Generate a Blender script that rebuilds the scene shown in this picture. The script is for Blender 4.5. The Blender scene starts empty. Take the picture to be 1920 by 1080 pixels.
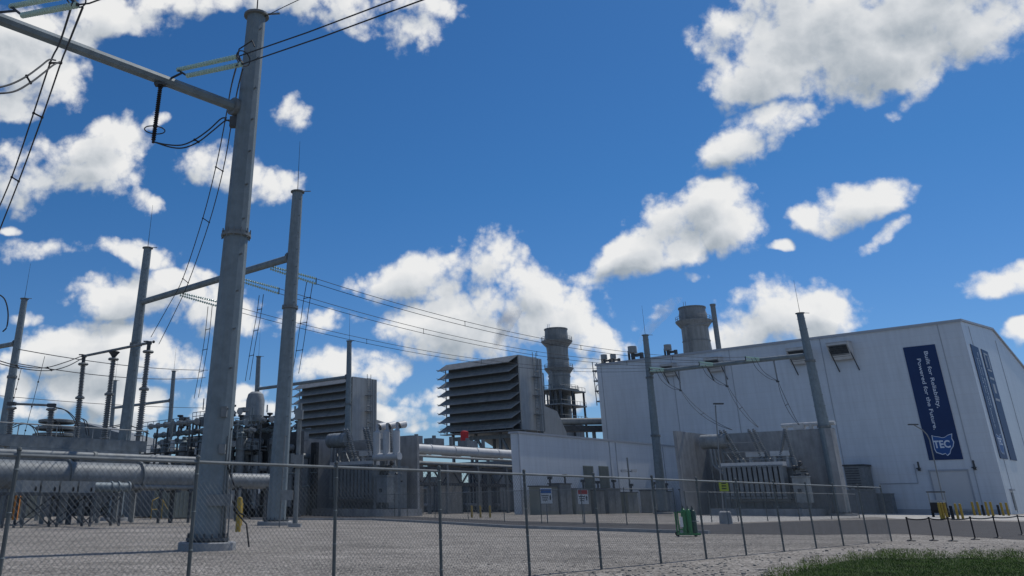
import bpy, bmesh, math, random
import numpy as np
from mathutils import Vector, Matrix
random.seed(7); np.random.seed(7)
S = bpy.context.scene
# ------------------------------------------------------------ camera
TH = math.asin(.3875); F = 1706*math.cos(TH); CX = 730.0; CY = 943-F*math.tan(TH); EYE = 1.65
cam = bpy.data.objects.new('camera', bpy.data.cameras.new('camera')); S.collection.objects.link(cam)
cam.location = (0, 0, EYE); cam.rotation_euler = (math.pi/2+TH, 0, 0)
cam.data.sensor_width = 36; cam.data.lens = 36*F/1920
cam.data.shift_x = (960-CX)/1920; cam.data.shift_y = -(540-CY)/1920
cam.data.clip_start = .1; cam.data.clip_end = 9000
S.camera = cam
S.render.resolution_x = 1024; S.render.resolution_y = 576
# ------------------------------------------------------------ sun, sky, exposure
SUN_EL = math.radians(56); SUN_AZ = math.radians(50)         # azimuth from +Y towards +X
sd = Vector((math.sin(SUN_AZ)*math.cos(SUN_EL), math.cos(SUN_AZ)*math.cos(SUN_EL), math.sin(SUN_EL)))
sl = bpy.data.lights.new('sun', 'SUN'); sl.energy = 2.9; sl.angle = math.radians(.5); sl.color = (1, .96, .9)
so = bpy.data.objects.new('sun', sl); S.collection.objects.link(so); so.rotation_euler = sd.to_track_quat('Z', 'Y').to_euler()
S.view_settings.view_transform = 'Standard'; S.view_settings.look = 'None'; S.view_settings.gamma = 1
S.view_settings.exposure = 0.0
SKY_STRENGTH = .066
_s, _c = math.sin(TH), math.cos(TH)
def ray(px, py):
    u = (px-CX)/F; v = (CY-py)/F
    return Vector((u, _c-v*_s, _s+v*_c))
def P(px, py, Y):
    r = ray(px, py); t = Y/r.y; return Vector((r.x*t, Y, EYE+r.z*t))
def PZ(px, py, z=0.0):
    r = ray(px, py); t = (z-EYE)/r.z; return Vector((r.x*t, r.y*t, z))
def PP(px, py, o, n):
    r = ray(px, py); t = (o[0]*n[0]+o[1]*n[1])/(r.x*n[0]+r.y*n[1]); return Vector((r.x*t, r.y*t, EYE+r.z*t))
Q = math.sqrt(.5)
E1 = Vector((Q, -Q, 0)); E2 = Vector((Q, Q, 0)); UP = Vector((0, 0, 1)); NL = (Q, Q); NE = (Q, -Q)

CLOUDS = [ # centre x, y, radius x, radius y, rotation(deg), weight  (where the cumulus stood that day, seen from the yard)
 (1560,40,250,110,-8,1),(1420,130,110,65,-15,1),(1640,120,140,60,-18,1),(1800,60,150,70,-10,1),(1760,-30,300,90,0,1),(1450,-10,150,80,0,.95),
 (1600,110,190,85,-8,1.15),(1350,60,60,70,20,.9),(1730,20,180,80,0,1.1),(1440,245,135,48,-22,1),(1365,272,58,34,-15,1),(1520,205,70,35,-20,.9),(1690,190,60,30,-35,.75),(1880,40,90,45,-15,.9),
 (1300,395,120,58,-4,1),(1200,460,85,40,-25,1),(1370,430,60,48,0,1),(1275,465,60,30,-5,.9),(1315,372,70,38,0,1),
 (1600,385,105,38,-12,.95),(1545,405,60,30,0,.9),(1650,448,60,22,-25,.75),(1470,457,30,12,0,.8),
 (1450,590,150,62,-3,1),(1370,615,80,38,0,.95),(1540,580,60,40,0,1),(1420,560,70,40,0,1),(1880,520,80,32,-14,1),(1925,625,45,30,0,1),
 (880,500,110,58,-12,1),(770,520,130,45,-5,1),(960,575,170,75,5,1),(880,610,170,60,0,1),(1010,545,80,45,0,1),(700,530,60,28,0,.9),(1060,600,80,55,10,1),(1120,640,60,35,0,.9),
 (800,640,70,32,-8,.8),(660,690,100,42,5,1),(610,690,60,32,0,1),(720,705,50,28,0,.9),(1100,740,60,45,0,.9),(800,745,80,32,0,.95),(770,775,90,25,0,.85),(1080,700,50,20,0,.8),(700,770,80,18,0,.7),(800,800,60,14,0,.7),
 (150,300,130,70,-6,1),(60,330,120,70,0,1),(190,255,80,40,-10,1),(430,320,110,42,12,1),(500,350,60,40,0,.95),(390,300,70,35,10,.95),
 (40,130,120,80,5,1),(100,60,120,60,0,.9),(230,30,130,45,0,.85),(30,60,90,50,0,.9),(20,190,80,45,0,.9),
 (75,475,85,28,-6,1),(260,470,85,28,8,.9),(280,375,50,22,20,.7),(20,437,40,12,0,.6),
 (300,550,140,48,0,1),(220,565,110,36,-5,1),(420,590,140,42,6,1),(560,590,100,32,0,.95),(330,525,70,30,0,1),
 (160,655,120,52,-3,1),(100,660,70,40,-8,1),(230,680,110,42,0,1),(320,680,80,38,10,.95),(290,750,130,30,0,.95),(30,715,50,30,0,.85),(420,740,90,25,0,.8),(300,790,160,18,0,.7),(60,760,80,16,0,.6),
 (700,740,70,22,0,.95),(640,770,60,16,0,.8),(1130,700,60,40,0,.95),(1060,760,60,30,0,.9),(1150,660,40,24,0,.9),(60,600,40,18,0,.7),(180,730,110,34,0,.95),(370,770,100,24,0,.9),(20,680,40,22,0,.7),(480,770,80,20,0,.85),(555,205,38,42,10,.85),(350,0,120,30,0,.85),(560,-5,120,50,15,.9),(650,25,100,45,20,.95),(760,60,75,48,10,.95),(770,15,90,40,0,.9),(285,225,30,14,0,.55),(600,-60,160,50,0,.9),
 (1310,510,50,14,0,.4),(1230,590,60,35,-30,.35),
]
def azel(px, py):
    d = ray(px, py).normalized(); return math.atan2(d.x, d.y), math.asin(d.z)

CS = 1.15
def build_world():
    w = bpy.data.worlds.new('World'); S.world = w; w.use_nodes = True
    nt = w.node_tree; N = nt.nodes; L = nt.links; N.clear()
    def nd(tree, t, **k):
        n = tree.nodes.new(t)
        for a, b in k.items(): setattr(n, a, b)
        return n
    # density group: input unit direction -> field
    g = bpy.data.node_groups.new('cloud_field', 'ShaderNodeTree')
    g.interface.new_socket('Direction', in_out='INPUT', socket_type='NodeSocketVector')
    g.interface.new_socket('Field', in_out='OUTPUT', socket_type='NodeSocketFloat'); g.interface.new_socket('Body', in_out='OUTPUT', socket_type='NodeSocketFloat')
    gi = nd(g, 'NodeGroupInput'); go = nd(g, 'NodeGroupOutput'); GL = g.links
    def M(op, a, b=None, clamp=False, tree=g):
        m = tree.nodes.new('ShaderNodeMath'); m.operation = op; m.use_clamp = clamp
        for i, x in enumerate((a, b)):
            if x is None: continue
            if isinstance(x, (int, float)): m.inputs[i].default_value = x
            else: tree.links.new(x, m.inputs[i])
        return m.outputs[0]
    nrm = nd(g, 'ShaderNodeVectorMath', operation='NORMALIZE'); GL.new(gi.outputs[0], nrm.inputs[0])
    # warp
    wn = nd(g, 'ShaderNodeTexNoise'); wn.inputs['Scale'].default_value = 11; wn.inputs['Detail'].default_value = 3
    GL.new(nrm.outputs[0], wn.inputs['Vector'])
    sub = nd(g, 'ShaderNodeVectorMath', operation='SUBTRACT'); GL.new(wn.outputs['Color'], sub.inputs[0]); sub.inputs[1].default_value = (.5, .5, .5)
    scl = nd(g, 'ShaderNodeVectorMath', operation='SCALE'); GL.new(sub.outputs[0], scl.inputs[0]); scl.inputs['Scale'].default_value = .045
    add = nd(g, 'ShaderNodeVectorMath', operation='ADD'); GL.new(nrm.outputs[0], add.inputs[0]); GL.new(scl.outputs[0], add.inputs[1])
    cur = None
    for (x, y, rx, ry, rot, wt) in CLOUDS:
        d0 = ray(x, y).normalized(); r = math.radians(rot)
        def tang(ox, oy, k):
            t = ray(x+ox, y+oy).normalized()-d0; t -= d0*t.dot(d0); return t
        ta = tang(rx*math.cos(r), rx*math.sin(r), 0); tb = tang(ry*math.sin(r), -ry*math.cos(r), 0)
        # dual basis in the tangent plane, so that each ellipse keeps its true outline on the sky sphere
        n0 = d0; A = tb.cross(n0); A /= A.dot(ta); B = ta.cross(n0); B /= B.dot(tb)
        src = add.outputs[0]
        if cur is not None:      # chained so that the shader compiler evaluates one cloud after another
            ma = nd(g, 'ShaderNodeVectorMath', operation='MULTIPLY_ADD'); GL.new(cur, ma.inputs[0]); ma.inputs[1].default_value = (1e-8, 1e-8, 1e-8); GL.new(src, ma.inputs[2]); src = ma.outputs[0]
        da = nd(g, 'ShaderNodeVectorMath', operation='DOT_PRODUCT'); GL.new(src, da.inputs[0]); da.inputs[1].default_value = A/CS
        db = nd(g, 'ShaderNodeVectorMath', operation='DOT_PRODUCT'); GL.new(src, db.inputs[0]); db.inputs[1].default_value = B/CS
        aa = M('MULTIPLY', da.outputs['Value'], da.outputs['Value'])
        bb = nd(g, 'ShaderNodeMath', operation='MULTIPLY_ADD'); GL.new(db.outputs['Value'], bb.inputs[0]); GL.new(db.outputs['Value'], bb.inputs[1]); GL.new(aa, bb.inputs[2])
        v = M('SUBTRACT', wt, bb.outputs[0])
        if cur is None: cur = v
        else:
            m = nd(g, 'ShaderNodeMath', operation='SMOOTH_MAX'); GL.new(cur, m.inputs[0]); GL.new(v, m.inputs[1]); m.inputs[2].default_value = .12; cur = m.outputs[0]
    blob = M('MAXIMUM', cur, -1.2)
    # away from the visible sky: unseen clouds added to raise the ambient light
    n2 = nd(g, 'ShaderNodeTexNoise'); n2.inputs['Scale'].default_value = 3.2; n2.inputs['Detail'].default_value = 4; GL.new(nrm.outputs[0], n2.inputs['Vector'])
    other = M('MULTIPLY', M('SUBTRACT', n2.outputs[0], .52), 5.0)
    spn = nd(g, 'ShaderNodeSeparateXYZ'); GL.new(nrm.outputs[0], spn.inputs[0])
    back = M('MULTIPLY', M('SUBTRACT', .25, spn.outputs[1]), 4.0, True)
    other = M('SUBTRACT', other, M('MULTIPLY', M('SUBTRACT', 1.0, back), 3.0))
    blob = M('SUBTRACT', blob, M('MULTIPLY', M('GREATER_THAN', 0.0, spn.outputs[1]), 9.0))
    base = M('MAXIMUM', blob, other)
    # billows
    fn = nd(g, 'ShaderNodeTexNoise'); fn.inputs['Scale'].default_value = 10; fn.inputs['Detail'].default_value = 7; fn.inputs['Roughness'].default_value = .63; GL.new(nrm.outputs[0], fn.inputs['Vector'])
    vo = nd(g, 'ShaderNodeTexVoronoi', feature='F1'); vo.inputs['Scale'].default_value = 34; vo.inputs['Detail'].default_value = 2; vo.inputs['Roughness'].default_value = .55
    GL.new(add.outputs[0], vo.inputs['Vector'])
    f = M('ADD', M('MULTIPLY', base, 1.0), M('MULTIPLY', M('SUBTRACT', fn.outputs[0], .49), 3.9))
    f = M('SUBTRACT', f, M('MULTIPLY', M('SUBTRACT', vo.outputs['Distance'], .42), .65))
    GL.new(f, go.inputs[0]); GL.new(base, go.inputs[1])
    # main tree
    tc = nd(nt, 'ShaderNodeTexCoord')
    def field(off):
        a = nd(nt, 'ShaderNodeVectorMath', operation='ADD'); L.new(tc.outputs['Generated'], a.inputs[0]); a.inputs[1].default_value = off
        gg = nd(nt, 'ShaderNodeGroup', node_tree=g); L.new(a.outputs[0], gg.inputs[0]); return gg.outputs[0], gg.outputs[1]
    f0, body = field((0, 0, 0)); f1, body1 = field((.012, .004, .026))
    mr = nd(nt, 'ShaderNodeMapRange', interpolation_type='SMOOTHSTEP'); L.new(f0, mr.inputs[0])
    mr.inputs[1].default_value = -.24; mr.inputs[2].default_value = .56; alpha = mr.outputs[0]
    dif = M('SUBTRACT', f0, f1, tree=nt)
    thin = M('MULTIPLY', M('MAXIMUM', M('SUBTRACT', 1.3, f0, tree=nt), 0, tree=nt), .2, True, tree=nt)
    lit = M('ADD', .76, M('MULTIPLY', dif, .24, tree=nt), tree=nt)
    lit = M('ADD', lit, thin, tree=nt)
    vert = M('MULTIPLY', M('SUBTRACT', body, body1, tree=nt), .6, tree=nt)   # rising towards the sun side: lit crowns, shaded flat bases
    lit = M('ADD', lit, M('MINIMUM', M('MAXIMUM', vert, -.42, tree=nt), .2, tree=nt), tree=nt)
    lit = M('SUBTRACT', lit, M('MULTIPLY', M('MAXIMUM', M('SUBTRACT', body, .42, tree=nt), 0, tree=nt), .52, tree=nt), True, tree=nt)
    cr = nd(nt, 'ShaderNodeValToRGB'); L.new(lit, cr.inputs[0]); e = cr.color_ramp.elements
    e[0].position = .0; e[0].color = (.26, .32, .40, 1); e[1].position = 1; e[1].color = (1.0, 1.0, .99, 1)
    k = e.new(.4); k.color = (.42, .48, .54, 1); k = e.new(.72); k.color = (.78, .81, .84, 1)
    sky = nd(nt, 'ShaderNodeTexSky', sky_type='NISHITA'); sky.sun_disc = False; sky.sun_elevation = SUN_EL; sky.sun_rotation = SUN_AZ
    sky.altitude = 200; sky.air_density = 1.0; sky.dust_density = .3; sky.ozone_density = 3.0
    hs = nd(nt, 'ShaderNodeHueSaturation'); hs.inputs['Saturation'].default_value = 1.12; L.new(sky.outputs[0], hs.inputs['Color'])
    ti = nd(nt, 'ShaderNodeVectorMath', operation='MULTIPLY'); L.new(hs.outputs[0], ti.inputs[0]); 
    dz = nd(nt, 'ShaderNodeSeparateXYZ'); L.new(tc.outputs['Generated'], dz.inputs[0])
    ez = nd(nt, 'ShaderNodeMapRange'); L.new(dz.outputs[2], ez.inputs[0]); ez.inputs[1].default_value = .0; ez.inputs[2].default_value = .34
    tm = nd(nt, 'ShaderNodeMix', data_type='RGBA'); L.new(ez.outputs[0], tm.inputs[0]); tm.inputs[6].default_value = (.70, .90, 1.28, 1); tm.inputs[7].default_value = (.47, .90, 1.22, 1)
    L.new(tm.outputs[2], ti.inputs[1])
    b1 = nd(nt, 'ShaderNodeBackground'); L.new(ti.outputs[0], b1.inputs[0]); b1.inputs[1].default_value = SKY_STRENGTH
    b2 = nd(nt, 'ShaderNodeBackground'); L.new(cr.outputs[0], b2.inputs[0]); b2.inputs[1].default_value = .86
    al = M('MULTIPLY', alpha, .97, tree=nt)
    mx = nd(nt, 'ShaderNodeMixShader'); L.new(al, mx.inputs[0]); L.new(b1.outputs[0], mx.inputs[1]); L.new(b2.outputs[0], mx.inputs[2])
    out = nd(nt, 'ShaderNodeOutputWorld'); L.new(mx.outputs[0], out.inputs[0])
    w.cycles.sampling_method = 'MANUAL'; w.cycles.sample_map_resolution = 512
build_world()

# ------------------------------------------------------------ materials
def mat(name, col, rough=.6, metal=0.0, var=.15, scale=3.0, bump=0.0, bscale=20.0, spec=.35, col2=None, coord='Object', stain=0.0):
    m = bpy.data.materials.new(name); m.use_nodes = True; nt = m.node_tree; b = nt.nodes['Principled BSDF']; L = nt.links
    b.inputs['Roughness'].default_value = rough; b.inputs['Metallic'].default_value = metal; b.inputs['Specular IOR Level'].default_value = spec
    tc = nt.nodes.new('ShaderNodeTexCoord'); n = nt.nodes.new('ShaderNodeTexNoise'); n.inputs['Scale'].default_value = scale; n.inputs['Detail'].default_value = 6
    n.inputs['Roughness'].default_value = .62
    L.new(tc.outputs[coord], n.inputs['Vector'])
    r = nt.nodes.new('ShaderNodeValToRGB'); L.new(n.outputs[0], r.inputs[0])
    c2 = col2 or col
    r.color_ramp.elements[0].position = .3; r.color_ramp.elements[0].color = tuple(x*(1-var) for x in col)+(1,)
    r.color_ramp.elements[1].position = .7; r.color_ramp.elements[1].color = tuple(min(1, x*(1+var)) for x in c2)+(1,)
    src = r.outputs[0]
    if stain:
        mp = nt.nodes.new('ShaderNodeMapping'); mp.inputs['Scale'].default_value = (1.2, 1.2, .12); L.new(tc.outputs[coord], mp.inputs[0])
        n3 = nt.nodes.new('ShaderNodeTexNoise'); n3.inputs['Scale'].default_value = 1.3; n3.inputs['Detail'].default_value = 5; L.new(mp.outputs[0], n3.inputs['Vector'])
        r3 = nt.nodes.new('ShaderNodeMapRange'); L.new(n3.outputs[0], r3.inputs[0]); r3.inputs[1].default_value = .35; r3.inputs[2].default_value = .75; r3.inputs[3].default_value = 1; r3.inputs[4].default_value = 1-stain
        mm = nt.nodes.new('ShaderNodeMix'); mm.data_type = 'RGBA'; mm.blend_type = 'MULTIPLY'; mm.inputs[0].default_value = 1
        L.new(src, mm.inputs[6]); L.new(r3.outputs[0], mm.inputs[7]); src = mm.outputs[2]
    L.new(src, b.inputs['Base Color'])
    if bump:
        n2 = nt.nodes.new('ShaderNodeTexNoise'); n2.inputs['Scale'].default_value = bscale; n2.inputs['Detail'].default_value = 5; L.new(tc.outputs[coord], n2.inputs['Vector'])
        bp = nt.nodes.new('ShaderNodeBump'); bp.inputs['Strength'].default_value = bump; bp.inputs['Distance'].default_value = .05; L.new(n2.outputs[0], bp.inputs['Height']); L.new(bp.outputs[0], b.inputs['Normal'])
    return m
M_ = dict(
 galv=mat('galvanized_steel', (.205,.25,.272), .6, .15, .15, 2.2, .06, 14, stain=.22),
 galv2=mat('weathered_galvanized_steel', (.20,.22,.225), .6, .15, .2, 2.2, stain=.25),
 dark=mat('dark_painted_steel', (.07,.078,.085), .6, .1, .3, 2),
 steel=mat('grey_painted_steel', (.21,.23,.24), .55, .1, .2, 2, stain=.25),
 steel2=mat('pale_grey_painted_steel', (.27,.29,.295), .6, .0, .15, 2, stain=.25),
 conc=mat('cast_concrete', (.33,.34,.345), .9, 0, .16, .8, .25, 9, stain=.3),
 conc2=mat('pale_concrete', (.40,.385,.355), .9, 0, .12, .5, .2, 6),
 wall=mat('white_insulated_wall_panel', (.61,.655,.70), .45, 0, .03, .12, stain=.12),
 wall2=mat('white_metal_trim', (.56,.575,.585), .45, 0, .04, .5),
 seam=mat('wall_joint_strip', (.36,.39,.43), .6, 0, .05, 1),
 filt=mat('filter_house_panel', (.42,.43,.42), .6, .05, .08, .4, stain=.2),
 stack=mat('stack_cladding', (.27,.28,.275), .55, .1, .12, .4, stain=.3),
 fence=mat('dull_fence_steel', (.12,.135,.135), .6, .3, .2, 4),
 black=mat('black_rubber', (.018,.018,.02), .6, 0, .2, 5),
 white=mat('white_pipe_cladding', (.55,.56,.56), .5, .0, .07, 1.5, stain=.15),
 yellow=mat('yellow_safety_paint', (.34,.235,.04), .6, 0, .15, 4),
 orange=mat('orange_paint', (.55,.22,.05), .5, 0, .15, 4),
 green=mat('green_enamel', (.03,.2,.06), .4, 0, .2, 4),
 dgreen=mat('dark_green_enamel', (.015,.06,.04), .4, 0, .2, 4),
 olive=mat('olive_grey_cabinet_paint', (.23,.25,.22), .6, 0, .1, 1, stain=.2),
 navy=mat('navy_banner_vinyl', (.012,.035,.115), .5, 0, .12, .3),
 blue=mat('blue_vinyl', (.025,.09,.28), .5, 0, .12, .3),
 letter=mat('pale_lettering_vinyl', (.62,.68,.76), .5, 0, .03, 1),
 porc=mat('grey_porcelain', (.20,.22,.235), .3, 0, .1, 3),
 glass=mat('pale_green_toughened_glass', (.42,.58,.50), .15, 0, .12, 6, spec=.8),
 wire=mat('weathered_aluminium_wire', (.045,.05,.055), .8, .0, .15, 5),
 red=mat('red_tarpaulin', (.55,.04,.04), .6, 0, .2, 3),
 signw=mat('white_sign_face', (.75,.75,.74), .4, 0, .03, 3),
 signb=mat('blue_sign_panel', (.02,.14,.42), .4, 0, .05, 3),
 signr=mat('red_sign_panel', (.45,.03,.03), .4, 0, .05, 3),
 signy=mat('yellow_green_sign_face', (.55,.62,.04), .4, 0, .05, 3),
 asphalt=mat('asphalt', (.042,.040,.041), .9, 0, .2, .5, .3, 30, coord='Object'),
 grassm=mat('grass_blades', (.055,.10,.022), .7, 0, .4, .8, col2=(.12,.185,.04), spec=.1),
 rock=mat('limestone_rock', (.30,.28,.25), .9, 0, .3, 3),
)
def gravel_mat():
    m = bpy.data.materials.new('crushed_limestone_gravel'); m.use_nodes = True; nt = m.node_tree; b = nt.nodes['Principled BSDF']; L = nt.links
    b.inputs['Roughness'].default_value = .95; b.inputs['Specular IOR Level'].default_value = .1
    tc = nt.nodes.new('ShaderNodeTexCoord')
    v = nt.nodes.new('ShaderNodeTexVoronoi'); v.inputs['Scale'].default_value = 15; L.new(tc.outputs['Object'], v.inputs['Vector'])
    sp = nt.nodes.new('ShaderNodeSeparateColor'); L.new(v.outputs['Color'], sp.inputs[0])
    r = nt.nodes.new('ShaderNodeValToRGB'); L.new(sp.outputs[0], r.inputs[0]); e = r.color_ramp.elements
    e[0].position = 0; e[0].color = (.11,.10,.09,1); e[1].position = 1; e[1].color = (.48,.445,.40,1); k = e.new(.5); k.color = (.262,.243,.218,1)
    n = nt.nodes.new('ShaderNodeTexNoise'); n.inputs['Scale'].default_value = .22; n.inputs['Detail'].default_value = 7; n.inputs['Roughness'].default_value = .65; L.new(tc.outputs['Object'], n.inputs['Vector'])
    r2 = nt.nodes.new('ShaderNodeMapRange'); L.new(n.outputs[0], r2.inputs[0]); r2.inputs[1].default_value = .3; r2.inputs[2].default_value = .7; r2.inputs[3].default_value = .66; r2.inputs[4].default_value = 1.2
    mp = nt.nodes.new('ShaderNodeMapping'); mp.inputs['Rotation'].default_value = (0,0,.75); mp.inputs['Scale'].default_value = (.05,.9,1); L.new(tc.outputs['Object'], mp.inputs[0])
    n4 = nt.nodes.new('ShaderNodeTexNoise'); n4.inputs['Scale'].default_value = 1; n4.inputs['Detail'].default_value = 4; L.new(mp.outputs[0], n4.inputs['Vector'])
    r4 = nt.nodes.new('ShaderNodeMapRange'); L.new(n4.outputs[0], r4.inputs[0]); r4.inputs[1].default_value = .35; r4.inputs[2].default_value = .65; r4.inputs[3].default_value = .86; r4.inputs[4].default_value = 1.08
    mu = nt.nodes.new('ShaderNodeMath'); mu.operation = 'MULTIPLY'; L.new(r2.outputs[0], mu.inputs[0]); L.new(r4.outputs[0], mu.inputs[1])
    mm = nt.nodes.new('ShaderNodeMix'); mm.data_type = 'RGBA'; mm.blend_type = 'MULTIPLY'; mm.inputs[0].default_value = 1
    L.new(r.outputs[0], mm.inputs[6]); L.new(mu.outputs[0], mm.inputs[7]); L.new(mm.outputs[2], b.inputs['Base Color'])
    bp = nt.nodes.new('ShaderNodeBump'); bp.inputs['Strength'].default_value = .8; bp.inputs['Distance'].default_value = .03; L.new(v.outputs['Distance'], bp.inputs['Height']); L.new(bp.outputs[0], b.inputs['Normal'])
    return m
M_['gravel'] = gravel_mat()
def cladding(m):   # joints and slight panel-to-panel tone of sandwich panels
    nt = m.node_tree; L = nt.links; b = nt.nodes['Principled BSDF']; src = b.inputs['Base Color'].links[0].from_socket
    tc = nt.nodes.new('ShaderNodeTexCoord'); sp = nt.nodes.new('ShaderNodeSeparateXYZ'); L.new(tc.outputs['Object'], sp.inputs[0])
    ad = nt.nodes.new('ShaderNodeMath'); ad.operation = 'ADD'; L.new(sp.outputs[0], ad.inputs[0]); L.new(sp.outputs[1], ad.inputs[1])
    cb = nt.nodes.new('ShaderNodeCombineXYZ'); L.new(ad.outputs[0], cb.inputs[0]); L.new(sp.outputs[2], cb.inputs[1])
    br = nt.nodes.new('ShaderNodeTexBrick'); br.offset = 0; br.inputs['Scale'].default_value = 1; br.inputs['Brick Width'].default_value = 7.3; br.inputs['Row Height'].default_value = 1.02
    br.inputs['Mortar Size'].default_value = .018; br.inputs['Color1'].default_value = (.97,.973,.976,1); br.inputs['Color2'].default_value = (1,1,1,1); br.inputs['Mortar'].default_value = (.88,.885,.89,1)
    L.new(cb.outputs[0], br.inputs['Vector'])
    mm = nt.nodes.new('ShaderNodeMix'); mm.data_type = 'RGBA'; mm.blend_type = 'MULTIPLY'; mm.inputs[0].default_value = 1; L.new(src, mm.inputs[6]); L.new(br.outputs[0], mm.inputs[7]); L.new(mm.outputs[2], b.inputs['Base Color'])
cladding(M_['wall'])

# ------------------------------------------------------------ mesh builder and object helpers
WM = {}
def V(*a): return Vector(a)
class MB:
    def __init__(s): s.v = []; s.f = []
    def add(s, vs, fs):
        o = len(s.v); s.v += [Vector(x) for x in vs]; s.f += [tuple(i+o for i in f) for f in fs]; return s
    def hexa(s, b, t): # 4 bottom, 4 top
        return s.add(list(b)+list(t), [(3,2,1,0),(4,5,6,7),(0,1,5,4),(1,2,6,5),(2,3,7,6),(3,0,4,7)])
    def box(s, c, d, ax=None, ay=None):
        c = Vector(c); x = (Vector(ax) if ax else V(1,0,0))*d[0]/2; y = (Vector(ay) if ay else (V(0,1,0) if not ax else UP.cross(Vector(ax))))*d[1]/2; z = V(0,0,d[2]/2)
        if ax and abs(Vector(ax).z) > .01: z = x.cross(y).normalized()*d[2]/2
        return s.hexa([c-x-y-z, c+x-y-z, c+x+y-z, c-x+y-z], [c-x-y+z, c+x-y+z, c+x+y+z, c-x+y+z])
    def tube(s, a, b, r0, r1=None, n=10, cap=True):
        a = Vector(a); b = Vector(b); r1 = r0 if r1 is None else r1
        d = (b-a).normalized(); u = d.cross(V(0,0,1) if abs(d.z) < .95 else V(1,0,0)).normalized(); w = d.cross(u)
        o = [(math.cos(2*math.pi*i/n), math.sin(2*math.pi*i/n)) for i in range(n)]
        vs = [a+(u*c+w*q)*r0 for c, q in o]+[b+(u*c+w*q)*r1 for c, q in o]
        fs = [(i, (i+1) % n, n+(i+1) % n, n+i) for i in range(n)]
        if cap: fs += [tuple(range(n-1, -1, -1)), tuple(range(n, 2*n))]
        return s.add(vs, fs)
    def bar(s, a, b, w, h=None):
        a = Vector(a); b = Vector(b); h = h or w; d = (b-a).normalized(); u = d.cross(UP if abs(d.z) < .95 else V(1,0,0)).normalized(); q = u.cross(d)
        u = u*w/2; q = q*h/2
        return s.hexa([a-u-q, a+u-q, a+u+q, a-u+q], [b-u-q, b+u-q, b+u+q, b-u+q])
    def path(s, pts, r, n=6):
        pts = [Vector(p) for p in pts]; vs = []; fs = []
        for i, p in enumerate(pts):
            d = (pts[min(i+1, len(pts)-1)]-pts[max(i-1, 0)]).normalized()
            u = d.cross(UP if abs(d.z) < .98 else V(1,0,0)).normalized(); w = d.cross(u)
            vs += [p+(u*math.cos(2*math.pi*k/n)+w*math.sin(2*math.pi*k/n))*r for k in range(n)]
        for i in range(len(pts)-1):
            for k in range(n): fs.append((i*n+k, i*n+(k+1) % n, (i+1)*n+(k+1) % n, (i+1)*n+k))
        fs += [tuple(range(n-1, -1, -1)), tuple((len(pts)-1)*n+k for k in range(n))]
        return s.add(vs, fs)
    def lathe(s, a, axis, prof, n=16): # prof: (dist along axis, radius)
        a = Vector(a); d = Vector(axis).normalized(); u = d.cross(UP if abs(d.z) < .95 else V(1,0,0)).normalized(); w = d.cross(u)
        vs = []; fs = []
        for (h, r) in prof: vs += [a+d*h+(u*math.cos(2*math.pi*k/n)+w*math.sin(2*math.pi*k/n))*r for k in range(n)]
        for i in range(len(prof)-1):
            for k in range(n): fs.append((i*n+k, i*n+(k+1) % n, (i+1)*n+(k+1) % n, (i+1)*n+k))
        fs += [tuple(range(n-1, -1, -1)), tuple((len(prof)-1)*n+k for k in range(n))]
        return s.add(vs, fs)
    def ring(s, c, axis, R, r, n=20, m=6):
        c = Vector(c); d = Vector(axis).normalized(); u = d.cross(UP if abs(d.z) < .95 else V(1,0,0)).normalized(); w = d.cross(u); vs = []; fs = []
        for i in range(n):
            a = 2*math.pi*i/n; o = u*math.cos(a)+w*math.sin(a)
            for j in range(m):
                b = 2*math.pi*j/m; vs.append(c+o*(R+r*math.cos(b))+d*r*math.sin(b))
        for i in range(n):
            for j in range(m): fs.append((i*m+j, ((i+1) % n)*m+j, ((i+1) % n)*m+(j+1) % m, i*m+(j+1) % m))
        return s.add(vs, fs)
    def prism(s, pts, d): # polygon pts extruded by vector d
        n = len(pts); d = Vector(d); vs = [Vector(p) for p in pts]; vs += [p+d for p in vs]
        return s.add(vs, [tuple(range(n-1, -1, -1)), tuple(range(n, 2*n))]+[(i, (i+1) % n, n+(i+1) % n, n+i) for i in range(n)])
    def sphere(s, c, r, n=10, sc=(1,1,1)):
        c = Vector(c); k = n//2; pr = []
        vs = [c+V(0,0,-r*sc[2])]; fs = []
        for i in range(1, k):
            a = -math.pi/2+math.pi*i/k
            for j in range(n): b = 2*math.pi*j/n; vs.append(c+V(r*math.cos(a)*math.cos(b)*sc[0], r*math.cos(a)*math.sin(b)*sc[1], r*math.sin(a)*sc[2]))
        vs.append(c+V(0,0,r*sc[2])); t = len(vs)-1
        for j in range(n): fs.append((0, 1+(j+1) % n, 1+j)); fs.append((t, 1+(k-2)*n+j, 1+(k-2)*n+(j+1) % n))
        for i in range(k-2):
            for j in range(n): fs.append((1+i*n+j, 1+i*n+(j+1) % n, 1+(i+1)*n+(j+1) % n, 1+(i+1)*n+j))
        return s.add(vs, fs)
    def build(s, name, m, parent=None, local=False, smooth=True, label=None, cat=None, group=None, kind=None):
        me = bpy.data.meshes.new(name); o = bpy.data.objects.new(name, me); S.collection.objects.link(o)
        A = np.array([tuple(v) for v in s.v]) if s.v else np.zeros((0, 3))
        if parent is not None:
            o.parent = parent; WM[o] = WM[parent]
            if not local:
                I = np.array(WM[parent].inverted()); A = A@I[:3, :3].T+I[:3, 3]
        elif not local:
            org = Vector(((A[:, 0].min()+A[:, 0].max())/2, (A[:, 1].min()+A[:, 1].max())/2, A[:, 2].min())); o.location = org
            WM[o] = Matrix.Translation(org); A = A-np.array(org)
        else: WM[o] = Matrix.Identity(4)
        me.from_pydata(A.tolist(), [], s.f); me.update()
        me.materials.append(M_[m] if isinstance(m, str) else m)
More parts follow.
